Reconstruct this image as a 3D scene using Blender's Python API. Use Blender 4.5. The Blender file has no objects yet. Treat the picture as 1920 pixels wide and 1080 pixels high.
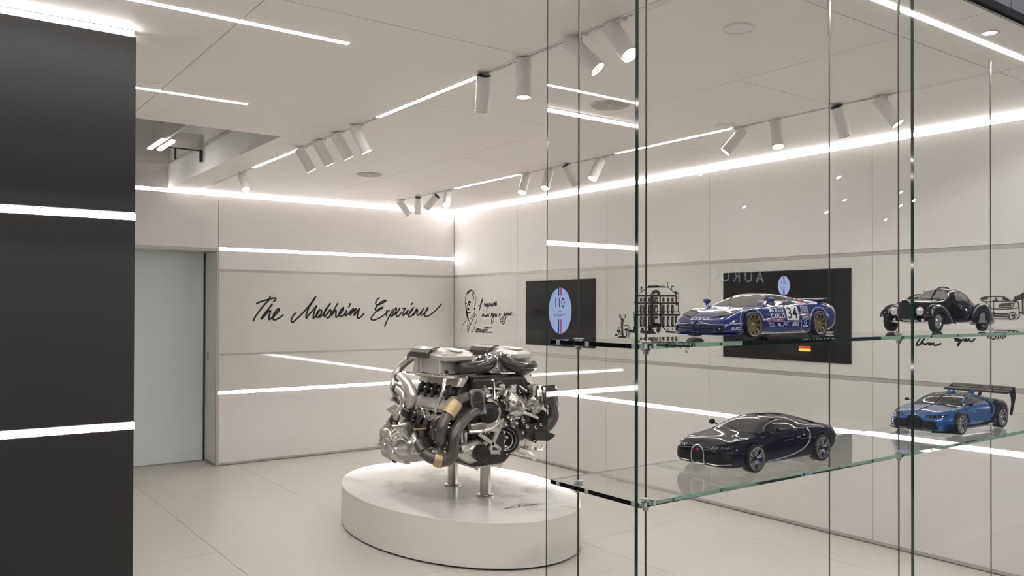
import bpy, bmesh, math, random
from mathutils import Vector, Matrix, Euler
from mathutils.bvhtree import BVHTree
random.seed(7)
SC = bpy.context.scene
COL = SC.collection
PI = math.pi
# ---------------------------------------------------------------- camera
F_PX, C_Y = 1548.49, 565.93
YAW, PITCH, ROLL = 0.629169, 0.007754, 0.0027756
EYE = Vector((0, 0, 1.6))
FW = Vector((math.sin(YAW)*math.cos(PITCH), math.cos(YAW)*math.cos(PITCH), math.sin(PITCH)))
_r = Vector((math.cos(YAW), -math.sin(YAW), 0)); _u = _r.cross(FW)
RT = math.cos(ROLL)*_r + math.sin(ROLL)*_u
UP = -math.sin(ROLL)*_r + math.cos(ROLL)*_u
cam = bpy.data.cameras.new('camera'); cam_o = bpy.data.objects.new('camera', cam); COL.objects.link(cam_o)
cam.sensor_fit = 'HORIZONTAL'; cam.sensor_width = 36.0; cam.lens = F_PX/1920*36
cam.shift_y = (C_Y-540)/1920; cam.clip_start = 0.05; cam.clip_end = 200
M = Matrix((RT, UP, -FW)).transposed().to_4x4(); M.translation = EYE
cam_o.matrix_world = M; SC.camera = cam_o
# ---------------------------------------------------------------- world, colour
W = bpy.data.worlds.new('hall_ambience'); SC.world = W; W.use_nodes = True
W.node_tree.nodes['Background'].inputs[0].default_value = (0.80, 0.86, 1.0, 1)
W.node_tree.nodes['Background'].inputs[1].default_value = 0.10
SC.view_settings.view_transform = 'Standard'; SC.view_settings.look = 'None'
SC.view_settings.gamma = 1.0; SC.view_settings.exposure = 0.60
SC.view_settings.use_curve_mapping = False
SC.cycles.max_bounces = 14; SC.cycles.diffuse_bounces = 8; SC.cycles.glossy_bounces = 5
SC.cycles.transmission_bounces = 12; SC.cycles.sample_clamp_indirect = 6
LED_POWER = 36.0          # radiance of the light strips
HALL_POWER = 26.0         # watts of one lamp in the hall behind the viewer
SPOT_POWER = 7.0         # watts of one spotlight
# ---------------------------------------------------------------- measuring helper: where a sight line meets a plane
def at(x, y, X=None, Y=None, Z=None):
    d = FW + RT*((x-960)/F_PX) + UP*((C_Y-y)/F_PX)
    if X is not None: t = (X-EYE.x)/d.x
    elif Y is not None: t = (Y-EYE.y)/d.y
    else: t = (Z-EYE.z)/d.z
    return EYE + d*t
# ---------------------------------------------------------------- materials
def mat(name, col, rough=0.5, metal=0.0, emit=0.0, ecol=None, coat=0.0, spec=None, noise=None, bump=None, alpha=None):
    m = bpy.data.materials.new(name); m.use_nodes = True
    nt = m.node_tree; b = nt.nodes['Principled BSDF']
    c = (col[0], col[1], col[2], 1)
    b.inputs['Base Color'].default_value = c
    b.inputs['Roughness'].default_value = rough; b.inputs['Metallic'].default_value = metal
    if coat: b.inputs['Coat Weight'].default_value = coat; b.inputs['Coat Roughness'].default_value = 0.03
    if spec is not None: b.inputs['Specular IOR Level'].default_value = spec
    if emit:
        b.inputs['Emission Color'].default_value = (*(ecol or col), 1); b.inputs['Emission Strength'].default_value = emit
    if noise or bump:
        tc = nt.nodes.new('ShaderNodeTexCoord'); n = nt.nodes.new('ShaderNodeTexNoise')
        sc, amt = noise if noise else bump
        n.inputs['Scale'].default_value = sc; n.inputs['Detail'].default_value = 4
        nt.links.new(tc.outputs['Object'], n.inputs['Vector'])
        if noise:
            mx = nt.nodes.new('ShaderNodeMix'); mx.data_type = 'RGBA'
            mx.inputs['A'].default_value = tuple(v*(1-amt) for v in col)+(1,)
            mx.inputs['B'].default_value = tuple(min(1, v*(1+amt)) for v in col)+(1,)
            nt.links.new(n.outputs['Fac'], mx.inputs['Factor']); nt.links.new(mx.outputs['Result'], b.inputs['Base Color'])
        if bump:
            bp = nt.nodes.new('ShaderNodeBump'); bp.inputs['Strength'].default_value = bump[1]; bp.inputs['Distance'].default_value = 0.002
            nt.links.new(n.outputs['Fac'], bp.inputs['Height']); nt.links.new(bp.outputs['Normal'], b.inputs['Normal'])
    return m
def emitter(name, col, s):
    m = bpy.data.materials.new(name); m.use_nodes = True; nt = m.node_tree; nt.nodes.clear()
    o = nt.nodes.new('ShaderNodeOutputMaterial'); e = nt.nodes.new('ShaderNodeEmission')
    e.inputs[0].default_value = (*col, 1); e.inputs[1].default_value = s
    nt.links.new(e.outputs[0], o.inputs[0]); return m
def glass(name, tint, dens, ior=1.5):
    m = bpy.data.materials.new(name); m.use_nodes = True; nt = m.node_tree; nt.nodes.clear()
    o = nt.nodes.new('ShaderNodeOutputMaterial'); g = nt.nodes.new('ShaderNodeBsdfGlass')
    g.inputs['IOR'].default_value = ior; g.inputs['Roughness'].default_value = 0.0
    v = nt.nodes.new('ShaderNodeVolumeAbsorption'); v.inputs['Color'].default_value = (*tint, 1); v.inputs['Density'].default_value = dens
    nt.links.new(g.outputs[0], o.inputs['Surface']); nt.links.new(v.outputs[0], o.inputs['Volume']); return m
MT = {}
MT['white'] = mat('matt_white_panel', (.78, .76, .745), .55, noise=(3, .012))
MT['ceil'] = mat('ceiling_white', (.85, .81, .775), .6, noise=(2.5, .012))
MT['gwhite'] = mat('white_back_painted_glass', (.70, .69, .655), .03, coat=.5)
MT['back'] = mat('shadow_gap', (.36, .35, .34), .7)
MT['alu'] = mat('anodised_aluminium', (.50, .485, .455), .38, .35)
MT['floor'] = mat('beige_floor_tile', (.58, .556, .515), .42, spec=.35, noise=(1.6, .02))
MT['grout'] = mat('tile_joint', (.22, .21, .2), .8)
MT['dark'] = mat('charcoal_laminate', (.021, .0206, .020), .5, noise=(6, .05))
MT['led'] = emitter('led_diffuser', (1, .965, .945), LED_POWER)
MT['ledlow'] = emitter('led_diffuser_wall', (1, .965, .945), LED_POWER*.45)
MT['ledcove'] = emitter('cove_diffuser', (1, .965, .945), LED_POWER*.42)
MT['ledbar'] = emitter('led_bar_diffuser', (1, .965, .945), LED_POWER*.32)
MT['lens'] = emitter('spot_lens', (1, .96, .9), 6.0)
MT['frost'] = mat('frosted_glass', (.74, .81, .81), .12, coat=.3)
MT['black'] = mat('black_plastic', (.012, .012, .012), .35)
MT['ink'] = mat('black_ink', (.008, .008, .010), .6)
MT['steel'] = mat('brushed_steel', (.62, .60, .57), .25, 1.0)
MT['chrome'] = mat('chrome', (.82, .80, .77), .08, 1.0)
MT['lamp'] = mat('lamp_white', (.76, .74, .71), .4)
MT['glass'] = glass('clear_green_glass', (.22, .62, .48), 2.8)
def sheet_glass(name, ior=1.30, gain=1.0):
    """thin clear sheet: mirror by Fresnel on the outer side, the rest goes straight through"""
    m = bpy.data.materials.new(name); m.use_nodes = True; nt = m.node_tree; nt.nodes.clear(); N = nt.nodes.new; L = nt.links.new
    o = N('ShaderNodeOutputMaterial'); tr = N('ShaderNodeBsdfTransparent'); tr.inputs[0].default_value = (.988, .995, .990, 1)
    gl = N('ShaderNodeBsdfGlossy'); gl.inputs['Roughness'].default_value = 0.0
    fr = N('ShaderNodeFresnel'); fr.inputs['IOR'].default_value = ior; ge = N('ShaderNodeNewGeometry')
    iv = N('ShaderNodeMath'); iv.operation = 'SUBTRACT'; iv.inputs[0].default_value = 1.0
    mu = N('ShaderNodeMath'); mu.operation = 'MULTIPLY'; mx = N('ShaderNodeMixShader')
    L(ge.outputs['Backfacing'], iv.inputs[1]); gn = N('ShaderNodeMath'); gn.operation = 'MULTIPLY'; gn.inputs[1].default_value = gain; gn.use_clamp = True; L(fr.outputs[0], gn.inputs[0]); L(gn.outputs[0], mu.inputs[0]); L(iv.outputs[0], mu.inputs[1])
    L(mu.outputs[0], mx.inputs[0]); L(tr.outputs[0], mx.inputs[1]); L(gl.outputs[0], mx.inputs[2]); L(mx.outputs[0], o.inputs[0]); return m
MT['pane'] = sheet_glass('clear_pane_glass')
MT['pane2'] = sheet_glass('clear_side_glass', 1.5, 1.8)
MT['pane_edge'] = mat('green_glass_edge', (.012, .045, .036), .06, coat=.6)
MT['bronze'] = mat('dark_steel_cable', (.10, .085, .07), .35, .9)
# ---------------------------------------------------------------- mesh helpers
def new_obj(name, bm, m, parent=None, smooth=False, bevel=0, angle=35):
    me = bpy.data.meshes.new(name); bm.normal_update(); bm.to_mesh(me); bm.free()
    ms = m if isinstance(m, (list, tuple)) else [m]
    for x in ms: me.materials.append(x)
    o = bpy.data.objects.new(name, me); COL.objects.link(o)
    if parent is not None: o.parent = parent
    if smooth:
        for p in me.polygons: p.use_smooth = True
        if angle < 180:
            try: me.set_sharp_from_angle(angle=math.radians(angle))
            except Exception: pass
    if bevel:
        b = o.modifiers.new('edge', 'BEVEL'); b.width = bevel; b.segments = 2; b.limit_method = 'ANGLE'
    return o
def tag(o, label=None, cat=None, group=None, kind=None):
    if label: o['label'] = label
    if cat: o['category'] = cat
    if group: o['group'] = group
    if kind: o['kind'] = kind
    return o
def thing(name, label, cat, loc=(0, 0, 0), group=None):
    o = bpy.data.objects.new(name, None); COL.objects.link(o); o.location = loc; o.empty_display_size = .05
    return tag(o, label, cat, group)
def BM(): return bmesh.new()
def box(bm, a, b, mi=0):
    x0, y0, z0 = a; x1, y1, z1 = b
    vs = [bm.verts.new(p) for p in ((x0,y0,z0),(x1,y0,z0),(x1,y1,z0),(x0,y1,z0),(x0,y0,z1),(x1,y0,z1),(x1,y1,z1),(x0,y1,z1))]
    for f in ((3,2,1,0),(4,5,6,7),(0,1,5,4),(1,2,6,5),(2,3,7,6),(3,0,4,7)):
        fc = bm.faces.new([vs[i] for i in f]); fc.material_index = mi
    bmesh.ops.recalc_face_normals(bm, faces=list({f for v in vs for f in v.link_faces})); return vs
def hexa(bm, pts):
    vs = [bm.verts.new(p) for p in pts]
    for f in ((3,2,1,0),(4,5,6,7),(0,1,5,4),(1,2,6,5),(2,3,7,6),(3,0,4,7)): bm.faces.new([vs[i] for i in f])
    bmesh.ops.recalc_face_normals(bm, faces=list({f for v in vs for f in v.link_faces})); return vs
def frame_of(d):
    d = d.normalized(); a = Vector((0, 0, 1)) if abs(d.z) < .9 else Vector((1, 0, 0))
    u = d.cross(a).normalized(); return u, d.cross(u).normalized()
def smooth_path(pts, n=6):
    P = [Vector(p) for p in pts]
    if len(P) < 3: return P
    out = []
    for i in range(len(P)-1):
        p0 = P[i-1] if i else P[0]*2-P[1]; p1, p2 = P[i], P[i+1]; p3 = P[i+2] if i+2 < len(P) else P[-1]*2-P[-2]
        for k in range(n):
            t = k/n
            out.append(.5*((2*p1)+(p2-p0)*t+(2*p0-5*p1+4*p2-p3)*t*t+(3*p1-p0-3*p2+p3)*t**3))
    out.append(P[-1]); return out
def tube(bm, pts, r, n=10, smooth=6, cap=True, mi=0, closed=False):
    P = smooth_path(pts, smooth) if smooth else [Vector(p) for p in pts]
    rs = r if isinstance(r, (list, tuple)) else [r]
    def rad(i):
        if len(rs) == 1: return rs[0]
        t = i/(len(P)-1)*(len(rs)-1); k = min(int(t), len(rs)-2); return rs[k]+(rs[k+1]-rs[k])*(t-k)
    u = None; rings = []
    for i, p in enumerate(P):
        if closed: d = P[(i+1) % len(P)]-P[i-1]
        else: d = (P[min(i+1, len(P)-1)]-P[max(i-1, 0)])
        if d.length < 1e-9: d = Vector((0, 0, 1))
        d.normalize()
        if u is None: u, v = frame_of(d)
        else:
            u = (u-d*u.dot(d))
            if u.length < 1e-6: u, v = frame_of(d)
            u.normalize(); v = d.cross(u)
        q = rad(i)
        rings.append([bm.verts.new(p+u*(q*math.cos(a))+v*(q*math.sin(a))) for a in (2*PI*k/n for k in range(n))])
    for i in range(len(rings)-(0 if closed else 1)):
        A, B = rings[i], rings[(i+1) % len(rings)]
        for k in range(n):
            f = bm.faces.new((A[k], A[(k+1) % n], B[(k+1) % n], B[k])); f.material_index = mi
    if cap and not closed:
        f = bm.faces.new(rings[0][::-1]); f.material_index = mi
        f = bm.faces.new(rings[-1]); f.material_index = mi
def lathe(bm, c, axis, prof, n=24, mi=0, cap=True):
    """profile of (distance along axis, radius)"""
    c = Vector(c); d = Vector(axis).normalized(); u, v = frame_of(d); rings = []
    for h, r in prof:
        p = c+d*h
        rings.append([p] if r < 1e-6 else [p+u*(r*math.cos(2*PI*k/n))+v*(r*math.sin(2*PI*k/n)) for k in range(n)])
    R = [[bm.verts.new(p) for p in q] for q in rings]
    for A, B in zip(R, R[1:]):
        for k in range(n):
            a0, a1 = A[k % len(A)], A[(k+1) % n % len(A)]; b0, b1 = B[k % len(B)], B[(k+1) % n % len(B)]
            vs = []
            for x in (a0, a1, b1, b0):
                if x not in vs: vs.append(x)
            if len(vs) > 2:
                try: f = bm.faces.new(vs); f.material_index = mi
                except ValueError: pass
    for q, rev in ((R[0], True), (R[-1], False)):
        if len(q) > 2 and cap:
            f = bm.faces.new(q[::-1] if rev else q); f.material_index = mi
    return R
def cyl(bm, a, b, r, n=16, r2=None):
    a = Vector(a); b = Vector(b); lathe(bm, a, b-a, [(0, r), ((b-a).length, r if r2 is None else r2)], n)
def prism(bm, poly, off, mi=0):
    """poly: list of 3D points, extruded by off"""
    off = Vector(off); A = [bm.verts.new(Vector(p)) for p in poly]; B = [bm.verts.new(Vector(p)+off) for p in poly]
    n = len(A); fs = [bm.faces.new(A[::-1]), bm.faces.new(B)]
    for k in range(n): fs.append(bm.faces.new((A[k], A[(k+1) % n], B[(k+1) % n], B[k])))
    for f in fs: f.material_index = mi
    bmesh.ops.recalc_face_normals(bm, faces=fs); return fs
def ribbon(bm, pts, w, nrm, smooth=5, taper=False, th=.0012):
    """flat pen stroke of width w on the plane with normal nrm"""
    P = smooth_path(pts, smooth) if smooth else [Vector(p) for p in pts]
    nrm = Vector(nrm); L = []; n = len(P)
    for i, p in enumerate(P):
        d = P[min(i+1, n-1)]-P[max(i-1, 0)]
        if d.length < 1e-9: d = Vector((0, 0, 1))
        s = d.normalized().cross(nrm)
        k = w*.5
        if taper: k *= .45+.55*math.sin(PI*min(1, max(0, (i+.6)/(n+.2))))**.6
        L.append((p-s*k, p+s*k))
    top = [(bm.verts.new(a+nrm*th), bm.verts.new(b+nrm*th)) for a, b in L]
    for (a, b), (c, d) in zip(top, top[1:]):
        f = bm.faces.new((a, b, d, c))
    return top
def text_mesh(s, size=1.0, align='CENTER', spacing=1.0, extrude=0.0, shear=0.0):
    cu = bpy.data.curves.new('txt', 'FONT'); cu.body = s; cu.size = size; cu.align_x = align; cu.align_y = 'CENTER'
    cu.space_character = spacing; cu.extrude = extrude; cu.resolution_u = 3; cu.shear = shear; cu.offset = .004
    o = bpy.data.objects.new('txt', cu); COL.objects.link(o)
    dg = bpy.context.evaluated_depsgraph_get(); me = bpy.data.meshes.new_from_object(o.evaluated_get(dg))
    bpy.data.objects.remove(o); bpy.data.curves.remove(cu)
    bm = BM(); bm.from_mesh(me); bpy.data.meshes.remove(me)
    return bm
def fit_text(s, w=None, h=None, **k):
    bm = text_mesh(s, 1.0, **k)
    xs = [v.co.x for v in bm.verts]; ys = [v.co.y for v in bm.verts]
    cx, cy = (min(xs)+max(xs))/2, (min(ys)+max(ys))/2; dx, dy = max(xs)-min(xs), max(ys)-min(ys)
    sx = (w/dx) if w else h/dy; sy = (h/dy) if h else sx
    for v in bm.verts: v.co = Vector(((v.co.x-cx)*sx, (v.co.y-cy)*sy, v.co.z))
    return bm
def merge(dst, src, fn, mi=0):
    mp = {v: dst.verts.new(fn(v.co)) for v in src.verts}
    for f in src.faces:
        try: g = dst.faces.new([mp[v] for v in f.verts]); g.material_index = mi
        except ValueError: pass
    src.free()
# ================================================================ the room
XR, YT, ZC = 5.306, 8.48, 2.76          # faces of right wall, text wall, ceiling
def structure(name, bm=None, m=None, label=None):
    o = new_obj(name, bm, m) if bm else bpy.data.objects.new(name, None)
    if not bm: COL.objects.link(o)
    o['kind'] = 'structure'
    if label: o['label'] = label
    return o
# floor: slab + tiles in running bond
b = BM(); box(b, (-6, -7, -.20), (11, 10, -.012)); floor = structure('floor', b, MT['grout'], 'beige stone floor of large tiles with thin joints')
xs = [-2.54, -1.495, -.45, .595, 1.637, 2.683, 3.725, 4.77, 5.40]
for i in range(len(xs)-1):
    off = 4.325 if i % 2 == 0 else 3.145
    y = off-2.36*3
    while y < 8.9:
        a, c = max(y, 0.2), min(y+2.36, 8.95)
        if c-a > .05:
            b = BM(); dz = random.uniform(-.0004, .0004)
            box(b, (xs[i]+.0016, a+.0011, -.012), (xs[i+1]-.0016, c-.0011, dz)); new_obj('floor_tile', b, MT['floor'], floor)
        y += 2.36
b = BM(); box(b, (-6, -7, -.012), (11, .19, -.001)); new_obj('hall_floor', b, MT['floor'], floor)
# ceiling panels round the open bay
ceiling = structure('ceiling', label='white panelled ceiling with thin joints and an open service bay')
g = .0022
cols = [(-2.5, -1.3, 1.9), (-1.3, -.12, 3.02), (-.12, 1.07, 1.9), (1.07, 2.27, 3.02), (2.31, 3.39, 1.44), (3.39, 4.245, 2.71), (4.285, 5.30, 1.44)]
def ceil_panel(x0, y0, x1, y1):
    if x1-x0 < .02 or y1-y0 < .02: return
    b = BM(); box(b, (x0+g, y0+g, ZC), (x1-g, y1-g, ZC+.03)); new_obj('ceiling_panel', b, MT['ceil'], ceiling)
for x0, x1, yo in cols:
    ys = [1.502]
    y = yo
    while y < 8.9:
        if y > 1.51: ys.append(y)
        y += 2.635
    ys = sorted(set(ys+[8.9 if x1 < 2.0 else 8.49]))
    cut = sorted(set(ys+([1.86] if x0 > 1 else [])))
    for a, c in zip(cut, cut[1:]):
        if x1 <= 2.02 or x0 < 2.02:                    # open bay X<2.02, Y>5.45
            if a >= 5.45: 
                if x1 > 2.02: ceil_panel(2.02-g, a, x1, c)
                continue
            if c > 5.45:
                ceil_panel(x0, a, x1, 5.45)
                if x1 > 2.02: ceil_panel(2.02-g, 5.45, x1, c)
                continue
        ceil_panel(x0, a, x1, c)
b = BM(); box(b, (2.052, 1.502, ZC+.032), (5.5, 8.7, ZC+.10)); box(b, (-2.6, 1.502, ZC+.032), (2.0, 5.44, ZC+.10)); new_obj('ceiling_backing', b, MT['back'], ceiling)
# open bay
b = BM()
box(b, (2.02, 5.45, ZC+.0305), (2.05, 8.48, 3.9)); box(b, (-2.5, 5.42, ZC+.031), (2.02, 5.45, 3.9)); box(b, (-2.5, 8.48, ZC), (2.02, 8.51, 3.9))
bay = structure('trim_1', b, MT['white'], 'plain upstand walls round the open ceiling bay')
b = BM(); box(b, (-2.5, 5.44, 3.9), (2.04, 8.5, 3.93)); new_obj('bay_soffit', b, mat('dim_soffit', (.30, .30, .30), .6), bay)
b = BM(); box(b, (1.985, 5.47, 2.97), (2.02, 8.48, 2.985)); new_obj('bay_ledge', b, MT['alu'], bay)
# right wall
wall_right = structure('wall_right', label='white panelled wall with a glass picture band and light strip')
b = BM(); box(b, (XR+.022, 1.3, 0), (XR+.12, 8.7, 2.9)); new_obj('wall_backing', b, MT['back'], wall_right)
seams = [8.478, 7.191, 5.776, 4.534, 3.109, 1.70]
rows = [(1.994, 2.726, 'white'), (1.1345, 1.9665, 'gwhite'), (.7565, 1.105, 'gwhite'), (.030, .727, 'white')]
for y1, y0 in zip(seams, seams[1:]):
    for z0, z1, m in rows:
        b = BM(); box(b, (XR, y0+.0016, z0), (XR+.021, y1-.0016, z1)); new_obj('wall_panel', b, MT[m], wall_right)
for z0, z1, dx in ((1.968, 1.9925, .004), (1.1065, 1.133, .004), (.007, .029, .002)):
    b = BM(); box(b, (XR+dx, 1.7, z0), (XR+.021, 8.478, z1)); new_obj('metal_strip', b, MT['alu'], wall_right)
b = BM(); box(b, (XR-.001, 1.55, .7285), (XR+.02, 8.476, .7555)); new_obj('light_strip', b, MT['ledlow'], wall_right)['label'] = 'glowing white light strip'
b = BM(); box(b, (XR-.0005, 1.55, 2.728), (XR+.02, 8.45, 2.757)); new_obj('cove_light', b, MT['ledcove'], wall_right)['label'] = 'glowing white cove light along the ceiling'
b = BM(); box(b, (XR, 1.1, 0), (XR+.1, 1.695, 2.9)); new_obj('end_panel', b, MT['white'], wall_right)
# text wall
wall_back = structure('wall_back', label='white end wall with a glass band for lettering and two light strips')
b = BM(); box(b, (2.53, YT+.022, 0), (5.4, YT+.12, 2.9)); box(b, (-2.5, YT+.022, 2.20), (2.53, YT+.12, 2.9)); new_obj('wall_backing', b, MT['back'], wall_back)
for x0, x1, z0, z1, m in ((2.508, 5.304, 2.207, 2.7255, 'white'), (-2.5, 2.504, 2.197, 2.7255, 'white'), (2.515, 5.304, 1.989, 2.178, 'white'),
                          (2.515, 5.304, 1.1345, 1.963, 'gwhite'), (2.515, 5.304, .7525, 1.1135, 'gwhite'), (2.515, 5.304, .030, .7225, 'white')):
    b = BM(); box(b, (x0+.001, YT, z0), (x1-.001, YT+.021, z1)); new_obj('wall_panel', b, MT[m], wall_back)
for z0, z1 in ((1.9645, 1.9875), (1.115, 1.133), (.007, .029)):
    b = BM(); box(b, (2.515, YT+.003, z0), (5.304, YT+.021, z1)); new_obj('metal_strip', b, MT['alu'], wall_back)
b = BM(); box(b, (2.489, YT-.001, .004), (2.513, YT+.021, 2.205)); new_obj('corner_profile', b, MT['alu'], wall_back)
for z0, z1 in ((2.1795, 2.2055), (.724, .751)):
    b = BM(); box(b, (2.514, YT-.001, z0), (5.300, YT+.02, z1)); new_obj('light_strip', b, MT['ledlow'], wall_back)['label'] = 'glowing white light strip'
b = BM(); box(b, (-2.4, YT-.0005, 2.7265), (5.300, YT+.02, 2.757)); new_obj('cove_light', b, MT['ledcove'], wall_back)['label'] = 'glowing white cove light along the ceiling'
# door recess
b = BM(); box(b, (2.490, YT+.022, .03), (2.53, 8.90, 2.17)); wall_left = structure('trim_2', b, MT['white'], 'white return panel beside the sliding door')
b = BM(); box(b, (2.486, YT+.02, .006), (2.50, 8.90, .029)); new_obj('metal_strip', b, MT['alu'], wall_left)
b = BM(); box(b, (2.4885, 8.49, .03), (2.4895, 8.50, 2.17)); new_obj('panel_joint', b, MT['back'], wall_left)
b = BM(); box(b, (-2.5, YT+.0005, 2.165), (2.489, 8.95, 2.196)); new_obj('door_head', b, MT['alu'], wall_left)
b = BM(); box(b, (1.0, 8.875, .012), (2.472, 8.89, 2.165)); door = structure('door_1', b, MT['frost'], 'frosted milky glass sliding door in a recess')
b = BM(); box(b, (1.0, 8.872, .002), (2.475, 8.893, .014)); new_obj('bottom_rail', b, MT['steel'], door)
b = BM(); box(b, (2.474, 8.868, .002), (2.482, 8.895, 2.165)); new_obj('edge_seal', b, MT['black'], door)
b = BM(); box(b, (-2.5, 8.96, 0), (2.6, 9.0, 3.0)); structure('wall_outer', b, MT['white'])
b = BM(); box(b, (-2.6, 1.5, 0), (-2.5, 9.0, 3.9)); structure('wall_left', b, MT['white'])
# card reader on the return panel
p = at(392, 668, X=2.489)
t = thing('card_reader', 'small white card reader on the panel beside the glass door', 'card reader', (2.4885, p.y, p.z))
b = BM(); box(b, (-.010, -.028, -.055), (0, .028, .055)); new_obj('housing', b, MT['lamp'], t, bevel=.004)
b = BM(); box(b, (-.013, -.014, -.035), (-.0095, .014, .035)); new_obj('sensor_window', b, MT['black'], t, bevel=.002)
# dark partition
DX, DY = .752, 3.70
pt = structure('wall_partition', label='charcoal partition with glowing light bars')
for z0, z1 in ((.0, 1.094), (1.121, 1.962), (1.989, 2.725)):
    b = BM(); box(b, (-2.5, DY, z0+.004), (DX, DY+.11, z1)); new_obj('dark_panel', b, MT['dark'], pt, bevel=.0015)
b = BM(); box(b, (-2.5, DY+.02, 0), (DX-.006, DY+.10, 2.755)); new_obj('partition_core', b, MT['black'], pt)
for z0, z1 in ((1.0945, 1.1205), (1.9625, 1.9885), (2.7255, 2.748)):
    b = BM(); box(b, (-2.5, DY-.001, z0), (DX+(.002 if z0 < 2.5 else -.01), DY+.112, z1)); new_obj('light_bar', b, MT['ledbar'], pt)['label'] = 'glowing white light bar'
# header above the glass front
b = BM(); box(b, (-2.6, 1.495, 2.757), (6.5, 1.50, 2.790)); hd = structure('trim_3', b, mat('dark_header', (.045, .045, .05), .5), 'dark fascia over the glass front')
b = BM(); box(b, (-2.6, 1.48, 2.768), (6.5, 1.495, 2.797)); new_obj('fascia_lip', b, MT['dark'], hd)
for x0, x1 in ((.9, 2.18), (2.19, 3.535), (3.545, 4.9), (4.91, 6.2)):
    b = BM(); box(b, (x0, 1.485, 2.799), (x1, 1.50, 3.9)); new_obj('fascia_panel', b, mat('grey_fascia', (.30, .30, .34), .3), hd)
# ================================================================ ceiling lights
def led_strip(x0, y0, x1, y1, label):
    b = BM(); t = thing('ceiling_light_strip', label, 'light strip', ((x0+x1)/2, (y0+y1)/2, ZC), 'light strips in the ceiling')
    box(b, (x0, y0, ZC-.0012), (x1, y1, ZC+.0)); o = new_obj('diffuser', b, MT['led'], t); o.matrix_parent_inverse = Matrix.Translation(-t.location)
    return t
led_strip(-1.6, 3.338, 1.545, 3.365, 'long ceiling light strip above the charcoal partition, nearest the entrance')
led_strip(-.6, 4.680, 1.543, 4.707, 'short-looking ceiling light strip just in front of the open service bay')
led_strip(1.95, 1.675, 5.1, 1.705, 'bright ceiling light strip right above the glass display case')
for (x, lab) in ((2.29, 'engine-side'), (4.26, 'wall-side')):
    for y0, y1, w in ((5.74, 6.79, 'deeper in the room'), (3.445, 4.535, 'nearer the glass case')):
        led_strip(x-.013, y0, x+.013, y1, 'light strip set into the %s ceiling track, %s' % (lab, w))
    t = thing('lighting_track', 'thin recessed %s ceiling track carrying spotlights' % lab, 'lighting track', (x, 5, ZC))
    b = BM(); box(b, (-.019, -3.49, -.0006), (.019, 3.47, .02)); new_obj('profile', b, MT['lamp'], t)
    for y0, y1 in ((-2.66, -1.56), (-.46, .735), (1.80, 2.97)):
        b = BM(); box(b, (-.0035, y0, -.0025), (.0035, y1, .0)); new_obj('slot', b, MT['back'], t)
    for y in (7.68, 7.35, 7.08, 5.52, 5.22, 4.9, 3.26, 2.87, 2.55):
        b = BM(); box(b, (-.010, y-5-.035, -.004), (.010, y-5+.035, 0)); new_obj('connector', b, MT['alu'], t)
# spotlights: position along the track, lean on the picture (right, down, towards viewer)
def spotlight(x, y, lean, label, lamp=0):
    t = thing('spotlight', label, 'spotlight', (x, y, ZC), 'white cylinder spotlights on the ceiling tracks')
    d = (RT*lean[0]-UP*lean[1]-FW*lean[2]).normalized()
    b = BM(); box(b, (-.014, -.035, -.012), (.014, .035, -.002)); new_obj('track_adapter', b, MT['lamp'], t, bevel=.002)
    piv = Vector((0, 0, -.075))
    s = d.cross(Vector((0, 0, 1)))
    s = s.normalized() if s.length > .05 else RT
    b = BM(); off = s*.0
    box(b, (-.0055, -.010, -.085), (.0055, .010, -.010)); new_obj('arm', b, MT['lamp'], t, bevel=.002)
    top = piv-d*.07; R = .0365
    b = BM(); lathe(b, top, d, [(0, 0), (0, R-.003), (.0, R), (.178, R), (.178, R-.003), (.172, R-.004)], 28, 0, False); body = new_obj('lamp_body', b, MT['lamp'], t, True, angle=40)
    b = BM(); lathe(b, top, d, [(-.0008, 0), (-.0008, R-.004), (.003, R-.003)], 24); new_obj('vent_cap', b, MT['black'], body)
    b = BM(); lathe(b, top, d, [(.1735, R-.0035), (.1775, R-.003), (.1785, R-.001), (.1785, R+.0006), (.175, R+.0006)], 28, 0, False); new_obj('bezel', b, MT['steel'], body, True)
    b = BM(); lathe(b, top, d, [(.168, R-.0045), (.172, R-.0045), (.173, 0)], 24); new_obj('lens', b, MT['lens'], body)
    if lamp:
        L = bpy.data.lights.new('spot_beam', 'SPOT'); L.energy = SPOT_POWER*lamp; L.spot_size = math.radians(62); L.spot_blend = .8; L.shadow_soft_size = .03; L.color = (1, .95, .88)
        lo = bpy.data.objects.new('spot_beam', L); COL.objects.link(lo); lo.parent = t; lo.location = top+d*.19
        lo.rotation_euler = d.to_track_quat('-Z', 'Y').to_euler()
    return t
TR1 = [(7.064, (.45, .9, .55), 'spotlight alone at the far end of the engine-side track, lit face showing', .6),
       (5.705, (.45, .85, -.15), 'tilted spotlight right beside the far light strip of the engine-side track', 1),
       (5.379, (.45, .85, -.15), 'second spotlight of four after the far light strip, engine-side track', 1),
       (5.077, (.45, .85, -.15), 'third spotlight of four after the far light strip, engine-side track', 1),
       (4.796, (.42, .86, -.10), 'last spotlight of four after the far light strip, engine-side track', 1),
       (3.394, (-.08, .85, -.5), 'spotlight with its black top showing, at the end of the near light strip', 1),
       (3.061, (0, 1, 0), 'spotlight hanging straight down on the engine-side track', 1),
       (2.656, (.62, .70, .25), 'strongly tilted spotlight seen through the glass pane of the case', .7),
       (2.426, (.36, .78, .5), 'nearest and largest spotlight, beside the green glass corner', .7)]
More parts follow.
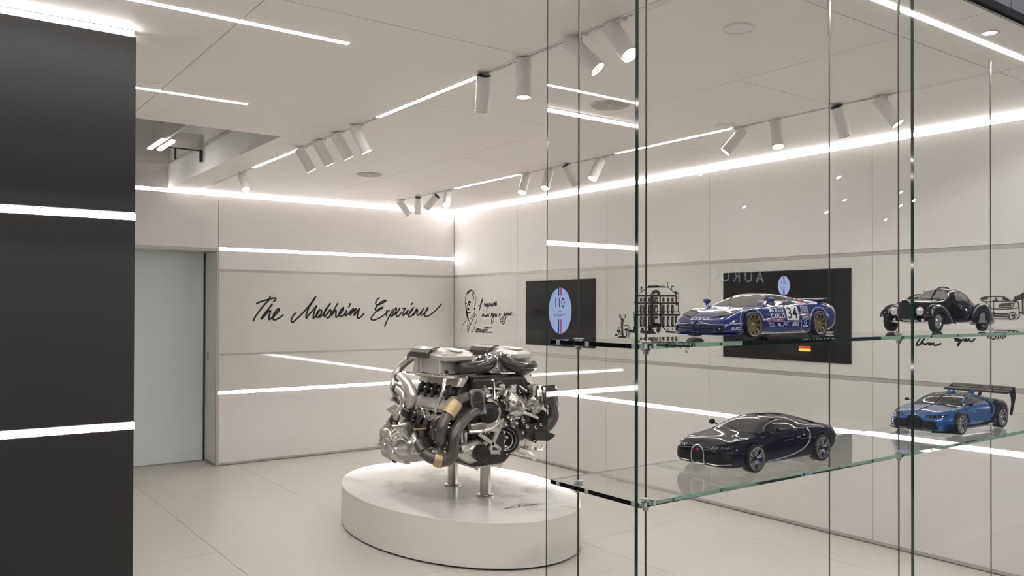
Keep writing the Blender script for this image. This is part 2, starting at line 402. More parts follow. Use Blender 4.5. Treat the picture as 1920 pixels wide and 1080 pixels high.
TR2 = [(7.842, (.58, .80, -.15), 'tilted spotlight in front of the cove light by the room corner', .8),
       (7.522, (-.08, .9, -.45), 'upright spotlight with black top near the room corner', .8),
       (7.218, (-.62, .62, -.40), 'spotlight leaning towards the lettering wall near the room corner', .8),
       (6.944, (0, .75, .65), 'spotlight facing out with round lit face near the room corner', .8),
       (5.672, (-.22, .9, .4), 'spotlight right beside the far light strip of the wall-side track', 1),
       (5.354, (-.22, .9, .4), 'spotlight cut by the thin glass edge on the wall-side track', 1),
       (5.074, (.50, .8, -.35), 'spotlight with black top behind the rear cable, wall-side track', .8),
       (4.741, (-.38, .85, .3), 'leaning lit spotlight above the first wall screen', 1),
       (3.418, (-.62, .72, -.1), 'leaning spotlight at the near end of the wall-side light strip', .8),
       (3.118, (0, .93, .3), 'straight hanging spotlight with lit ring, wall-side track', 1),
       (2.695, (.40, .85, -.35), 'tilted spotlight with dark top edge just past the rear cable', .8),
       (2.421, (.48, .8, .3), 'tilted lit spotlight at the near end of the wall-side track', .8)]
for y, l, lab, p in TR1: spotlight(2.29, y, l, lab, p)
for y, l, lab, p in TR2: spotlight(4.26, y, l, lab, p)
# ceiling speakers, plain pale discs, downlight
def disc(name, x, y, r, m, label, cat, ring=True):
    t = thing(name, label, cat, (x, y, ZC))
    b = BM(); lathe(b, (0, 0, 0), (0, 0, -1), [(0, r), (.003, r), (.005, r*.96), (.005, 0)], 36); new_obj('cover', b, m, t, True)
    b = BM(); lathe(b, (0, 0, -.0045), (0, 0, -1), [(0, r*.99), (.002, r*.985), (.002, r*.93), (0, r*.925)], 36, 0, False); new_obj('rim', b, MT['lamp'], t, True)
    b = BM(); lathe(b, (0, 0, -.004), (0, 0, -1), [(0, .012), (.002, .010), (.002, 0)], 12); new_obj('centre_badge', b, MT['lamp'], t)
grille = mat('speaker_mesh', (.42, .40, .37), .7)
disc('ceiling_speaker', 3.213, 6.53, .115, grille, 'round grey ceiling speaker above the engine, deeper in the room', 'ceiling speaker')
disc('ceiling_speaker', 3.213, 3.47, .115, grille, 'round grey ceiling speaker seen through the side glass pane', 'ceiling speaker')
pale = mat('pale_cover', (.82, .80, .77), .5)
q = at(1385, 52, Z=ZC); disc('pale_ceiling_disc', q.x, q.y, .065, pale, 'pale round cover in the ceiling, nearest the glass front', 'ceiling_disc')
q = at(1359, 235, Z=ZC); disc('pale_ceiling_disc', q.x, q.y, .06, pale, 'pale round cover above the large wall screen', 'ceiling_disc')
t = thing('downlight', 'small recessed downlight in the ceiling by the dark fascia', 'downlight', (3.645, 1.613, ZC))
b = BM(); lathe(b, (0, 0, 0), (0, 0, -1), [(0, .034), (.003, .034), (.004, .028), (.002, .026)], 28, 0, False); new_obj('ring', b, MT['lamp'], t, True)
b = BM(); lathe(b, (0, 0, -.0005), (0, 0, -1), [(0, .026), (.0015, .026), (.0015, 0)], 24); new_obj('lens', b, MT['lens'], t)
MT['tube'] = emitter('tube_glow', (1, .96, .92), 9.0)
# hanging fascia frames and lamps inside the open bay
t = thing('bay_channel', 'grey channel frame hanging inside the open ceiling bay', 'channel', (1.5, 6.6, 2.9))
def rel(t, bm):
    for v in bm.verts: v.co -= t.location
    return bm
fr = mat('frame_grey', (.52, .50, .475), .5)
def bay_board(nm, a, c, tt):
    b = BM(); box(b, a, c); new_obj(nm, rel(tt, b), fr, tt, bevel=.002)
YB = 7.28
A = at(297, 243, Y=YB)
bay_board('cross_board', (A.x, YB, A.z-.135), (2.015, YB+.02, A.z), t)
bay_board('side_board', (A.x-.02, 5.6, A.z-.135), (A.x, YB+.02, A.z), t)
b = BM(); box(b, (1.985, YB-.02, A.z-.235), (2.010, YB, A.z-.135)); tag(new_obj('bay_hanger', b, MT['black']), 'thick black hanger under the bay channel, against the bay side wall', 'hanger')
b = BM(); box(b, (A.x+.125, YB-.015, A.z-.235), (A.x+.140, YB, A.z-.135)); tag(new_obj('bay_hanger', b, MT['black']), 'thin black hanger under the bay channel, next to the tube lamps', 'hanger')
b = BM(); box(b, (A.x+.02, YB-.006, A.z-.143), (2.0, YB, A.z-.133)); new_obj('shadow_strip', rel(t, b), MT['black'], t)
t2 = thing('bay_channel', 'lower grey box beam at the edge of the open ceiling bay', 'channel', (1.4, 6.7, 2.9))
C_ = at(317, 284, Y=6.7)
bay_board('cross_board', (.2, 6.70, C_.z-.105), (C_.x, 6.72, C_.z), t2); bay_board('under_board', (.2, 6.72, C_.z-.105), (C_.x-.02, 7.9, C_.z-.09), t2)
zl = A.z-.15; L0, L1 = at(301, 262, Z=zl), at(278, 283, Z=zl); M0 = at(311, 269, Z=zl)
for k, x in enumerate((.5*(L0.x+L1.x), M0.x+.022)):
    lt = thing('bay_lamp', ['short tube lamp beside the hanging bay channel', 'second tube lamp just inside the hanging bay channel'][k], 'lamp', (x-.012, .5*(L0.y+L1.y), zl), 'tube lamps in the open ceiling bay')
    b = BM(); box(b, (0, -.30, -.010), (.024, .18, .006)); new_obj('tube', b, MT['tube'], lt)
    b = BM(); box(b, (-.004, -.31, .006), (.028, .19, .012)); new_obj('housing', b, MT['lamp'], lt)
b = BM(); cyl(b, (.3, 6.0, A.z+.06), (A.x, 6.55, A.z+.03), .022); tp = new_obj('service_pipe', b, MT['lamp'], None, True); tag(tp, 'white pipe crossing above the bay frame', 'pipe')
b = BM(); box(b, (.3, 6.9, 3.42), (1.62, 7.9, 3.62)); box(b, (1.75, 6.8, 3.2), (1.9, 7.0, 3.88)); du = new_obj('air_duct', b, mat('duct_grey', (.22, .23, .22), .4, .5), None); tag(du, 'grey metal air duct high in the ceiling bay', 'duct')
# ================================================================ plinth
PC = (3.222, 5.13); PA, PB, PZ = .729, 1.126, .292
def ell(z0, z1, k0=1.0, n=96, bev=.006):
    b = BM(); rings = []
    for z, k in ((z0, k0), (z1-bev, k0), (z1, k0-bev/PA)):
        rings.append([b.verts.new((PA*k*math.cos(2*PI*i/n), PB*k*math.sin(2*PI*i/n), z)) for i in range(n)])
    for A, B2 in zip(rings, rings[1:]):
        for i in range(n): b.faces.new((A[i], A[(i+1) % n], B2[(i+1) % n], B2[i]))
    b.faces.new(rings[-1]); b.faces.new(rings[0][::-1]); return b
plinth = thing('display_plinth', 'large white oval plinth with grey printed top under the engine', 'plinth', (PC[0], PC[1], 0))
MT['plinth'] = mat('plinth_white', (.80, .775, .735), .35, coat=.15)
mtop = mat('plinth_top_print', (.80, .785, .76), .12, coat=.3); nt = mtop.node_tree
tc = nt.nodes.new('ShaderNodeTexCoord'); mp = nt.nodes.new('ShaderNodeMapping'); mp.inputs['Scale'].default_value = (1.5, 1.1, 1); mp.inputs['Location'].default_value = (.3, .62, 0)
nz = nt.nodes.new('ShaderNodeTexNoise'); nz.inputs['Scale'].default_value = 1.9; nz.inputs['Detail'].default_value = 7; nz.inputs['Roughness'].default_value = .55
gr = nt.nodes.new('ShaderNodeTexGradient'); gr.gradient_type = 'SPHERICAL'; mp2 = nt.nodes.new('ShaderNodeMapping'); mp2.inputs['Scale'].default_value = (1.45, .95, 1)
ad = nt.nodes.new('ShaderNodeMath'); ad.operation = 'MULTIPLY_ADD'; ad.inputs[1].default_value = .42
rp = nt.nodes.new('ShaderNodeValToRGB'); cr = rp.color_ramp; cr.interpolation = 'CONSTANT'
cr.elements[0].color = (.80, .785, .76, 1); cr.elements[1].position = .66; cr.elements[1].color = (.62, .605, .58, 1)
e = cr.elements.new(.72); e.color = (.50, .485, .46, 1); e = cr.elements.new(.60); e.color = (.74, .725, .70, 1)
L = nt.links.new
L(tc.outputs['Object'], mp.inputs['Vector']); L(mp.outputs[0], nz.inputs['Vector']); L(tc.outputs['Object'], mp2.inputs['Vector']); L(mp2.outputs[0], gr.inputs['Vector'])
L(gr.outputs['Fac'], ad.inputs[0]); L(nz.outputs['Fac'], ad.inputs[2]); L(ad.outputs[0], rp.inputs['Fac']); L(rp.outputs['Color'], nt.nodes['Principled BSDF'].inputs['Base Color'])
new_obj('drum', ell(.014, PZ-.004, bev=.002), MT['plinth'], plinth, True, angle=30)
new_obj('printed_top', ell(PZ-.004, PZ, 1.001, bev=.002), mtop, plinth, True, angle=30)['label'] = 'white top with a grey map-like print'
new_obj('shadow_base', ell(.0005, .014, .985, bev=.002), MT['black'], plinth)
# script on the plinth
def script_strokes(bm, strokes, fn, w, nrm, smooth=5, taper=True):
    for s in strokes: ribbon(bm, [fn(*p) for p in s], w, nrm, smooth, taper)
b = BM()
Q = lambda x, y: at(620+x/3.84, 840+y/3.84, Z=PZ)-Vector((PC[0], PC[1], 0))
script_strokes(b, [[(1345,428),(1300,432),(1262,441),(1258,436),(1300,422),(1350,405)], [(1362,404),(1352,424),(1368,413),(1376,411),(1378,418)], [(1392,411),(1390,418)], [(1404,409),(1404,417),(1412,409),(1420,408)], [(1432,407),(1426,414),(1438,413),(1440,406),(1432,407)], [(1450,405),(1448,413),(1458,405),(1464,405),(1464,411),(1500,400)]], Q, .008, (0, 0, 1))
new_obj('script_lettering', b, MT['ink'], plinth)
b = BM()
for x0, y0, n in ((1075, 490, 5), (1395, 425, 5), (1700, 392, 3)):
    for k in range(n):
        a = (x0+10*k+20*random.random(), y0+9*k); l = 110+60*random.random()
        ribbon(b, [Q(a[0], a[1]), Q(a[0]+l, a[1]-l*.17)], .0028, (0, 0, 1), 0)
o = new_obj('small_print', b, mat('print_grey', (.5, .49, .48), .6), plinth)
o['kind'] = 'stuff'
b = BM(); a = math.atan2(-.55*PB, .62*PA)
th = math.atan2((at(1044, 985, Z=.2).y-PC[1])/PB, (at(1044, 985, Z=.2).x-PC[0])/PA)
for tt in (-1.10, .6, 2.6):
    x, y = PA*math.cos(tt)*1.0006, PB*math.sin(tt)*1.0006
    nx, ny = math.cos(tt)/PA, math.sin(tt)/PB; l = math.hypot(nx, ny); nx, ny = nx/l, ny/l
    bb = BM(); prism(bb, [(x-ny*.001, y+nx*.001, .016), (x+ny*.001, y-nx*.001, .016), (x+ny*.001, y-nx*.001, PZ-.007), (x-ny*.001, y+nx*.001, PZ-.007)], (nx*.0006, ny*.0006, 0))
    new_obj('panel_joint', bb, MT['alu'], plinth)
# ================================================================ engine stand
EX, EY = 3.25, 5.0; SZ = .500
st = thing('engine_stand', 'two brushed steel posts and a plate carrying the engine', 'stand', (EX, EY, PZ))
msteel = mat('satin_steel_post', (.52, .49, .45), .22, 1.0)
def loc(bm, o):
    for v in bm.verts: v.co -= o.location
    return bm
for y in (4.775, 5.205):
    b = BM(); cyl(b, (EX, y, PZ+.008), (EX, y, SZ), .0375, 32); ps = new_obj('post', loc(b, st), msteel, st, True)
    b = BM(); lathe(b, (EX, y, PZ+.0005), (0, 0, 1), [(0, .062), (.008, .062), (.011, .056), (.011, .038)], 36); new_obj('base_flange', loc(b, st), msteel, ps, True)
b = BM(); box(b, (EX-.12, 4.72, SZ), (EX+.11, 5.28, SZ+.016)); new_obj('support_plate', loc(b, st), mat('cast_plate', (.55, .53, .50), .35, .9), st, bevel=.003)
for x, y in ((EX-.10, 4.735), (EX+.095, 4.735), (EX-.10, 5.26), (EX+.095, 5.26)):
    b = BM(); box(b, (x-.01, y-.01, SZ-.012), (x+.01, y+.01, SZ+.018)); new_obj('foot_bracket', loc(b, st), MT['steel'], st, bevel=.002)
# ================================================================ engine
eng = thing('engine', 'large polished multi-cylinder car engine with two silver airboxes on a stand', 'engine', (EX, EY, SZ+.016))
MT['cast'] = mat('cast_aluminium', (.56, .545, .515), .30, .85, bump=(220, .25))
MT['castb'] = mat('bright_cast_aluminium', (.74, .72, .68), .22, .9)
MT['satin'] = mat('satin_silver', (.50, .487, .46), .36, .6, coat=.15)
MT['pipe'] = mat('satin_silver_pipe', (.66, .645, .61), .36, .9)
MT['carbon'] = mat('dark_carbon', (.040, .036, .033), .16, spec=.1, coat=.55, noise=(60, .15))
MT['exh'] = mat('dark_exhaust_steel', (.135, .126, .118), .34, .8)
MT['flange'] = mat('flange_steel', (.24, .228, .215), .28, .85)
MT['gold'] = mat('gold_mesh_wrap', (.50, .40, .24), .35, .9, bump=(260, 1.0))
MT['bronzeb'] = mat('dark_brown_cover', (.055, .045, .042), .25, .3, coat=.3)
MT['rub'] = mat('black_rubber', (.014, .014, .014), .45)
MT['block'] = mat('dark_engine_block', (.040, .038, .036), .38, .5)
MT['badge'] = mat('bright_badge', (.86, .85, .82), .15, .4)
def E_(name, bm, m, parent=None, smooth=False, bevel=0, angle=35, label=None):
    for v in bm.verts: v.co -= eng.location
    o = new_obj(name, bm, m, parent or eng, smooth, bevel, angle)
    if label: o['label'] = label
    return o
def c6(x, y, **k): return at(700+x/4.153, 630+y/4.153, **k)         # reading positions off the photograph, each at its own depth
def pv(v): return Vector(v)
# --- block and heads
b = BM(); box(b, (2.97, 4.66, .60), (3.53, 5.36, .98)); E_('crankcase', b, MT['block'], bevel=.02)
b = BM()
for i in range(7):
    y = 4.68+i*.11; box(b, (2.955, y, .62), (2.975, y+.03, .92)); box(b, (3.525, y, .62), (3.545, y+.03, .92))
E_('block_ribs', b, MT['cast'])['kind'] = 'stuff'
b = BM(); hexa(b, [(3.12, 4.70, .520), (3.36, 4.70, .520), (3.36, 5.25, .520), (3.12, 5.25, .520), (3.04, 4.66, .62), (3.44, 4.66, .62), (3.44, 5.32, .62), (3.04, 5.32, .62)])
E_('oil_sump', b, MT['block'], bevel=.012)
for s in (-1, 1):
    X = lambda d: EX+s*d
    # cylinder head, tilted outward
    b = BM(); hexa(b, [(X(.16), 4.64, .84), (X(.36), 4.64, .86), (X(.36), 5.20, .86), (X(.16), 5.20, .84), (X(.10), 4.66, 1.12), (X(.27), 4.66, 1.137), (X(.27), 5.18, 1.137), (X(.10), 5.18, 1.12)])
    hd_ = E_('cylinder_head', b, MT['block'], bevel=.012)
    b = BM(); hexa(b, [(X(.345), 4.665, .905), (X(.405), 4.665, .920), (X(.405), 5.14, .920), (X(.345), 5.14, .905), (X(.29), 4.665, .985), (X(.352), 4.670, 1.012), (X(.352), 5.13, 1.012), (X(.29), 5.13, .985)])
    E_('valve_cover', b, MT['satin'], bevel=.012, label='pale silver valve cover')
    b = BM(); tube(b, [(X(.395), 4.655, .910), (X(.395), 5.15, .910)], .009, 8, 0); E_('cover_rail', b, MT['castb'])
    b = BM(); hexa(b, [(X(.27), 4.64, 1.072), (X(.325), 4.64, 1.075), (X(.325), 5.16, 1.075), (X(.27), 5.16, 1.072), (X(.22), 4.64, 1.135), (X(.285), 4.64, 1.138), (X(.285), 5.16, 1.138), (X(.22), 5.16, 1.135)]); E_('cam_cover', b, MT['cast'], bevel=.008)
    b = BM(); lathe(b, (X(.335), 4.655, .965), (0, -1, 0), [(-.02, .05), (0, .052), (.012, .046), (.012, 0)], 20); E_('cam_cap', b, MT['satin'], smooth=True)
    for k in range(5):
        y = 4.72+k*.092
        b = BM(); hexa(b, [(X(.30), y-.030, 1.012), (X(.362), y-.030, 1.016), (X(.362), y+.030, 1.016), (X(.30), y+.030, 1.012), (X(.26), y-.024, 1.082), (X(.325), y-.010, 1.086), (X(.325), y+.036, 1.086), (X(.26), y+.024, 1.082)])
        co = E_('ignition_coil', b, MT['rub'], bevel=.010)
        b = BM(); lathe(b, (X(.352), y+.006, 1.045), (s, 0, .5), [(0, .009), (.008, .009), (.009, 0)], 10); E_('coil_screw', b, MT['chrome'], co)
        b = BM(); tube(b, [(X(.352), y-.02, 1.03), (X(.375), y-.03, 1.01), (X(.385), y-.05, 1.0)], .011, 8, 4); E_('coil_plug', b, MT['rub'], co)
    # exhaust manifold runners under the head
    for k in range(5):
        y = 4.78+k*.10
        b = BM(); tube(b, [(X(.36), y-.06, .885), (X(.43), y-.05, .85), (X(.44), y-.03, .79), (X(.42), y-.01, .73)], .024, 10, 5); E_('manifold_runner', b, MT['exh'], smooth=True)
    b = BM(); tube(b, [(X(.455), 4.80, .70), (X(.46), 5.0, .685), (X(.44), 5.22, .67)], .042, 14, 5); E_('manifold_collector', b, MT['exh'], smooth=True)
# --- air boxes
def airbox(cx):
    # plenum body
    b = BM(); hexa(b, [(cx-.118, 4.735, 1.155), (cx+.12, 4.735, 1.155), (cx+.12, 5.10, 1.155), (cx-.118, 5.10, 1.155), (cx-.126, 4.735, 1.268), (cx+.126, 4.735, 1.268), (cx+.126, 5.09, 1.268), (cx-.126, 5.09, 1.268)])
    pl = E_('intake_plenum', b, MT['satin'], bevel=.005)
    for y, w in ((4.755, .026), (4.985, .010), (5.055, .030)):
        b = BM(); hexa(b, [(cx-.142, y-w, 1.157), (cx-.115, y-w, 1.157), (cx-.115, y+w, 1.157), (cx-.142, y+w, 1.157), (cx-.131, y-w*.5, 1.262), (cx-.115, y-w*.5, 1.262), (cx-.115, y+w*.6, 1.262), (cx-.131, y+w*.6, 1.262)]); E_('plenum_rib', b, MT['satin'], pl, bevel=.003)
    # wavy mounting flange
    b = BM(); prism(b, [(cx-.150+.008*math.sin(k*1.9), 4.69+.47*k/12, 1.139) for k in range(13)]+[(cx+.13, 5.16, 1.139), (cx+.13, 4.69, 1.139)], (0, 0, .014)); E_('mounting_flange', b, MT['castb'], pl, bevel=.003)
    # shaped lid: six-sided outline, nose sloping down, chamfered crown
    out = [(-.131, 4.705), (-.045, 4.665), (.082, 4.665), (.131, 4.735), (.131, 5.13), (.09, 5.175), (-.09, 5.175), (-.131, 5.13)]
    b = BM(); rings = []
    for z, ins, zf in ((1.244, .004, 1.244), (1.249, .0, 1.249), (1.290, .0, 1.278), (1.306, .020, 1.293), (1.318, .050, 1.305), (1.321, .075, 1.311)):
        r = []
        for i, (x, y) in enumerate(out):
            c = Vector((0, 4.92)); v = Vector((x, y))-c; l = v.length
            xx = x-math.copysign(min(ins, abs(x)*.8), x); yy = y+(ins*1.2 if y < 4.8 else -ins)
            zz = zf if y < 4.72 else z
            if z < 1.25 and y > 5.0: zz = z+.020
            r.append(b.verts.new((cx+xx, yy, zz)))
        rings.append(r)
    n = len(out)
    for A, B2 in zip(rings, rings[1:]):
        for i in range(n): b.faces.new((A[i], A[(i+1) % n], B2[(i+1) % n], B2[i]))
    b.faces.new(rings[-1]); b.faces.new(rings[0][::-1]); bmesh.ops.recalc_face_normals(b, faces=b.faces[:])
    lid = E_('airbox_lid', b, MT['satin'], bevel=.004, label='silver six-sided airbox lid')
    # dark rear panel over the shoulder
    b = BM(); prof = [(-.136, 1.258), (-.134, 1.292), (-.116, 1.312), (-.085, 1.323), (-.05, 1.326)]
    A = [b.verts.new((cx+x, 4.875, z)) for x, z in prof]; B2 = [b.verts.new((cx+x*.99, 5.13, z)) for x, z in prof]
    C2 = [b.verts.new((cx+x*.93, 5.185, z-.026)) for x, z in prof]
    for R1, R2 in ((A, B2), (B2, C2)):
        for i in range(4): b.faces.new((R1[i], R1[i+1], R2[i+1], R2[i]))
    bmesh.ops.recalc_face_normals(b, faces=b.faces[:])
    o = E_('rear_panel', b, MT['bronzeb'], lid, label='dark brown panel'); sm = o.modifiers.new('thick', 'SOLIDIFY'); sm.thickness = .008; sm.offset = 1
    for y in (4.888, 5.12):
        for x, z in ((-.137, 1.288), (-.062, 1.325)):
            b = BM(); lathe(b, (cx+x, y, z), (-.7, 0, .7), [(0, .006), (.011, .006), (.013, 0)], 8); E_('panel_screw', b, MT['chrome'], lid)
    b = BM(); prism(b, [(cx-.060, 4.80, 1.320), (cx+.008, 4.80, 1.321), (cx+.048, 4.715, 1.307), (cx-.012, 4.705, 1.303)], (0, -.003, .008)); E_('badge_plate', b, MT['badge'], lid, bevel=.002, label='bright white badge plate')
    b = BM(); ribbon(b, [(cx-.125, 4.845, 1.309), (cx-.112, 4.83, 1.316), (cx-.102, 4.81, 1.318)], .005, (-.4, -.2, .9), 3); E_('engraved_mark', b, MT['bronzeb'], lid)
airbox(EX-.265); airbox(EX+.233)
# seam plate and hoses under plenum
b = BM(); tube(b, [c6(335, 298, X=2.86), c6(430, 310, X=2.85), c6(560, 322, X=2.84), c6(640, 328, X=2.84)], .011, 8, 5); E_('fuel_rail', b, MT['castb'], smooth=True)
b = BM(); lathe(b, c6(536, 292, X=2.825), (-1, -.55, 0), [(-.05, .020), (0, .020), (0, .014), (-.03, .014), (-.03, 0)], 18); E_('sensor_port', b, MT['chrome'], smooth=True)
b = BM(); tube(b, [c6(556, 340, X=2.80), c6(545, 420, X=2.76), c6(515, 500, X=2.74), c6(490, 550, X=2.74), c6(485, 595, X=2.75)], [.013, .011, .011, .009], 10, 5); E_('brace_rod', b, MT['castb'], smooth=True)
b = BM(); tube(b, [c6(365, 535, X=2.74), c6(385, 580, X=2.73), c6(405, 640, X=2.73)], .006, 8, 4); E_('dipstick_tube', b, MT['chrome'], smooth=True)
# --- silver charge pipes at the rear left
def hose(name, pts, r, m, label=None, n=16): 
    b = BM(); tube(b, pts, r, n, 7); return E_(name, b, m, smooth=True, label=label, angle=60)
def clamp(pts, r, m, parent, name='pipe_clamp', grow=1.0):
    b = BM(); tube(b, pts, r, 20, 0); return E_(name, b, m, parent, smooth=True, angle=50)
A_ = hose('charge_pipe', [at(777, 667, X=2.93), at(765, 676, X=2.90), at(752, 687, X=2.87), at(744, 699, X=2.84), at(740, 712, X=2.82), at(738, 722, X=2.80), at(739, 731, X=2.79), at(744, 737, X=2.78)], .030, MT['pipe'], 'thick silver charge pipe')
B_2 = hose('charge_pipe', [at(746, 706, X=2.79), at(753, 707, X=2.76), at(761, 715, X=2.74), at(769, 728, X=2.725), at(773, 740, X=2.72), at(772, 750, X=2.72), at(767, 762, X=2.72)], [.028, .032, .035, .036, .036, .032], MT['pipe'], 'silver charge pipe nearest the viewer')
C_2 = hose('charge_pipe', [at(742, 728, X=2.77), at(749, 731, X=2.75), at(756, 740, X=2.74), at(759, 750, X=2.74), at(756, 762, X=2.74), at(750, 772, X=2.75), at(744, 782, X=2.76)], .029, MT['pipe'], 'silver charge pipe behind')
for a, c, r, pr in (((747, 707.5, 2.785), (750, 706, 2.775), .034, B_2), ((742.5, 728, 2.765), (746, 729.5, 2.757), .034, C_2)):
    clamp([at(a[0], a[1], X=a[2]), at(c[0], c[1], X=c[2])], r, MT['rub'], pr)
S1 = hose('rubber_sleeve', [at(768.5, 760, X=2.72), at(765, 768, X=2.72), at(760, 777, X=2.725)], .040, MT['rub'], 'black rubber sleeve')
for a, c in (((768, 761), (767, 763.5)), ((761.5, 774), (760, 777))):
    clamp([at(*a, X=2.72), at(*c, X=2.722)], .0425, MT['chrome'], S1)
b = BM(); box(b, tuple(at(766, 764.5, X=2.672)-Vector((.004, .022, .006))), tuple(at(766, 764.5, X=2.672)+Vector((.012, .022, .008)))); E_('clamp_screw', b, MT['chrome'], S1, bevel=.002)
hose('charge_pipe', [at(760, 777, X=2.725), at(757, 785, X=2.73), at(756, 795, X=2.74)], [.028, .027, .030], MT['pipe'])
S2 = hose('rubber_sleeve', [at(748, 775, X=2.77), at(743, 784, X=2.78), at(739, 791, X=2.79)], .044, MT['rub'])
clamp([at(748.5, 774, X=2.77), at(747, 777, X=2.772)], .047, MT['gold'], S2); clamp([at(740.5, 788.5, X=2.787), at(739, 791, X=2.79)], .047, MT['gold'], S2)
hose('turbo_inlet', [at(739, 790, X=2.79), at(731, 798, X=2.79), at(724, 808, X=2.80), at(722, 818, X=2.80)], [.044, .044, .045, .045], MT['satin'])
# mounting bracket and filler neck at far left
b = BM(); lathe(b, at(738, 746, X=2.83), (-.75, .3, .75), [(-.06, .022), (-.02, .024), (0, .034), (.014, .036), (.014, .030), (0, .022), (0, 0)], 20); E_('filler_neck', b, MT['castb'], smooth=True)
b = BM(); prism(b, [at(723, 767, X=2.80), at(738, 759, X=2.80), at(750, 766, X=2.80), at(733, 776, X=2.80)], (.012, 0, 0)); E_('lifting_bracket', b, MT['castb'], bevel=.003)
# --- turbochargers on the left: scroll, housing, wheel, actuator, heat tray
def turbo(c, ax, r, tray=None):
    ax = Vector(ax).normalized(); u, v = frame_of(ax); c = Vector(c)
    b = BM(); pts = [c+u*(r*math.cos(a))+v*(r*math.sin(a)) for a in [2*PI*k/18 for k in range(17)]]
    tube(b, pts, [r*.34+.012*k/16 for k in range(17)], 12, 2); sc = E_('turbo_scroll', b, MT['castb'], smooth=True, angle=60)
    b = BM(); lathe(b, c, ax, [(-r*.9, r*.55), (-r*.5, r*.8), (-r*.1, r*1.0), (r*.25, r*.95), (r*.45, r*.62), (r*.7, r*.58), (r*.72, r*.50), (r*.35, r*.46), (r*.3, 0)], 28); E_('turbo_housing', b, MT['castb'], sc, smooth=True)
    b = BM()
    for k in range(8):
        a = 2*PI*k/8; d = u*math.cos(a)+v*math.sin(a); lathe(b, c+d*r*.80+ax*r*.3, ax, [(0, .009), (.012, .009), (.013, 0)], 6)
    E_('housing_bolts', b, MT['chrome'], sc)['kind'] = 'stuff'
    return sc
turbo(at(726, 826, X=2.74), (-1, -.15, .05), .060); turbo(at(757, 835, X=2.70), (-.75, -.65, .1), .088)
for (x, y, X_, r, L_) in ((765, 807, 2.70, .058, .022), (758, 806, 2.71, .050, .03), (748, 806, 2.73, .038, .05)):
    b = BM(); c = at(x, y, X=X_); lathe(b, c, (.35, -1, .05), [(-L_, r*.8), (-L_*.8, r), (L_*.6, r), (L_*.8, r*.86), (L_*.8, 0)], 26); E_('actuator_can', b, MT['castb'], smooth=True)
b = BM(); tube(b, [at(776, 805, X=2.68), at(790, 804.5, X=2.70), at(800, 803, X=2.72)], .005, 8, 0); E_('actuator_rod', b, MT['gold'])
b = BM(); tube(b, [at(770, 822, X=2.66), at(776, 828, X=2.66), at(777, 840, X=2.66), at(784, 850, X=2.67)], .007, 8, 5); E_('oil_line', b, MT['castb'], smooth=True)
b = BM(); prism(b, [at(*p, X=2.66) for p in ((713.5, 839), (721, 849), (731, 849), (740, 846), (741, 861), (730.5, 863), (715.5, 853.5))], (.10, .03, 0)); E_('heat_tray', b, MT['satin'], bevel=.004)
b = BM(); prism(b, [at(*p, X=2.60) for p in ((739, 843), (746, 850), (755, 855), (765, 854), (774, 851), (785, 850), (784, 864), (776, 867), (759, 865), (744.5, 860.5))], (.12, .04, 0)); E_('heat_tray', b, MT['satin'], bevel=.004)
b = BM(); lathe(b, at(764, 865, X=2.66), (0, 0, -1), [(0, .022), (.016, .022), (.018, 0)], 8); E_('drain_plug', b, MT['steel'])
b = BM(); lathe(b, at(741, 862, X=2.74), (-1, -.6, -.3), [(-.04, .020), (.01, .022), (.02, 0)], 14); E_('drain_hose', b, MT['rub'], smooth=True)
# --- carbon intake ducts on the front top
d1 = hose('intake_duct', [c6(640, 245, Y=4.795), c6(700, 252, Y=4.655), c6(760, 250, Y=4.615), c6(830, 240, Y=4.615), c6(890, 222, Y=4.635), c6(915, 195, Y=4.675), c6(895, 165, Y=4.735)], [.034, .040, .040, .041, .043, .043, .036], MT['carbon'], 'glossy dark carbon air duct', 20)
d2 = hose('intake_duct', [c6(985, 160, Y=4.755), c6(1015, 178, Y=4.695), c6(1050, 212, Y=4.635), c6(1100, 240, Y=4.615), c6(1160, 247, Y=4.615), c6(1215, 243, Y=4.635), c6(1245, 230, Y=4.695)], [.036, .044, .043, .041, .040, .038, .034], MT['carbon'], 'glossy dark carbon air duct', 20)
for a, c, r, pr in (((872, 229), (880, 226), .0455, d1), ((1178, 247), (1186, 246.5), .0415, d2), ((1200, 245), (1208, 244), .0415, d2)):
    clamp([c6(*a, Y=4.630), c6(*c, Y=4.630)], r, MT['exh'], pr)
for x, y in ((870, 158), (905, 152), (945, 168), (985, 150), (1020, 145), (1060, 160), (820, 175)):
    b = BM(); lathe(b, c6(x, y, Y=4.665), (0, -.6, .8), [(0, .010), (.014, .010), (.017, .006), (.017, 0)], 8); E_('duct_bolt', b, MT['chrome'])
b = BM(); prism(b, [c6(958, 165, Y=4.665), c6(975, 165, Y=4.665), c6(975, 260, Y=4.665), c6(958, 250, Y=4.665)], (0, .02, 0)); E_('centre_bracket', b, MT['castb'], bevel=.003)
for x0, x1 in ((795, 850), (925, 985)):
    b = BM(); prism(b, [c6(x0, 178, Y=4.745), c6(x1, 150, Y=4.745), c6(x1, 190, Y=4.745), c6(x0, 215, Y=4.745)], (0, .03, 0)); E_('duct_collar', b, MT['castb'], bevel=.004)
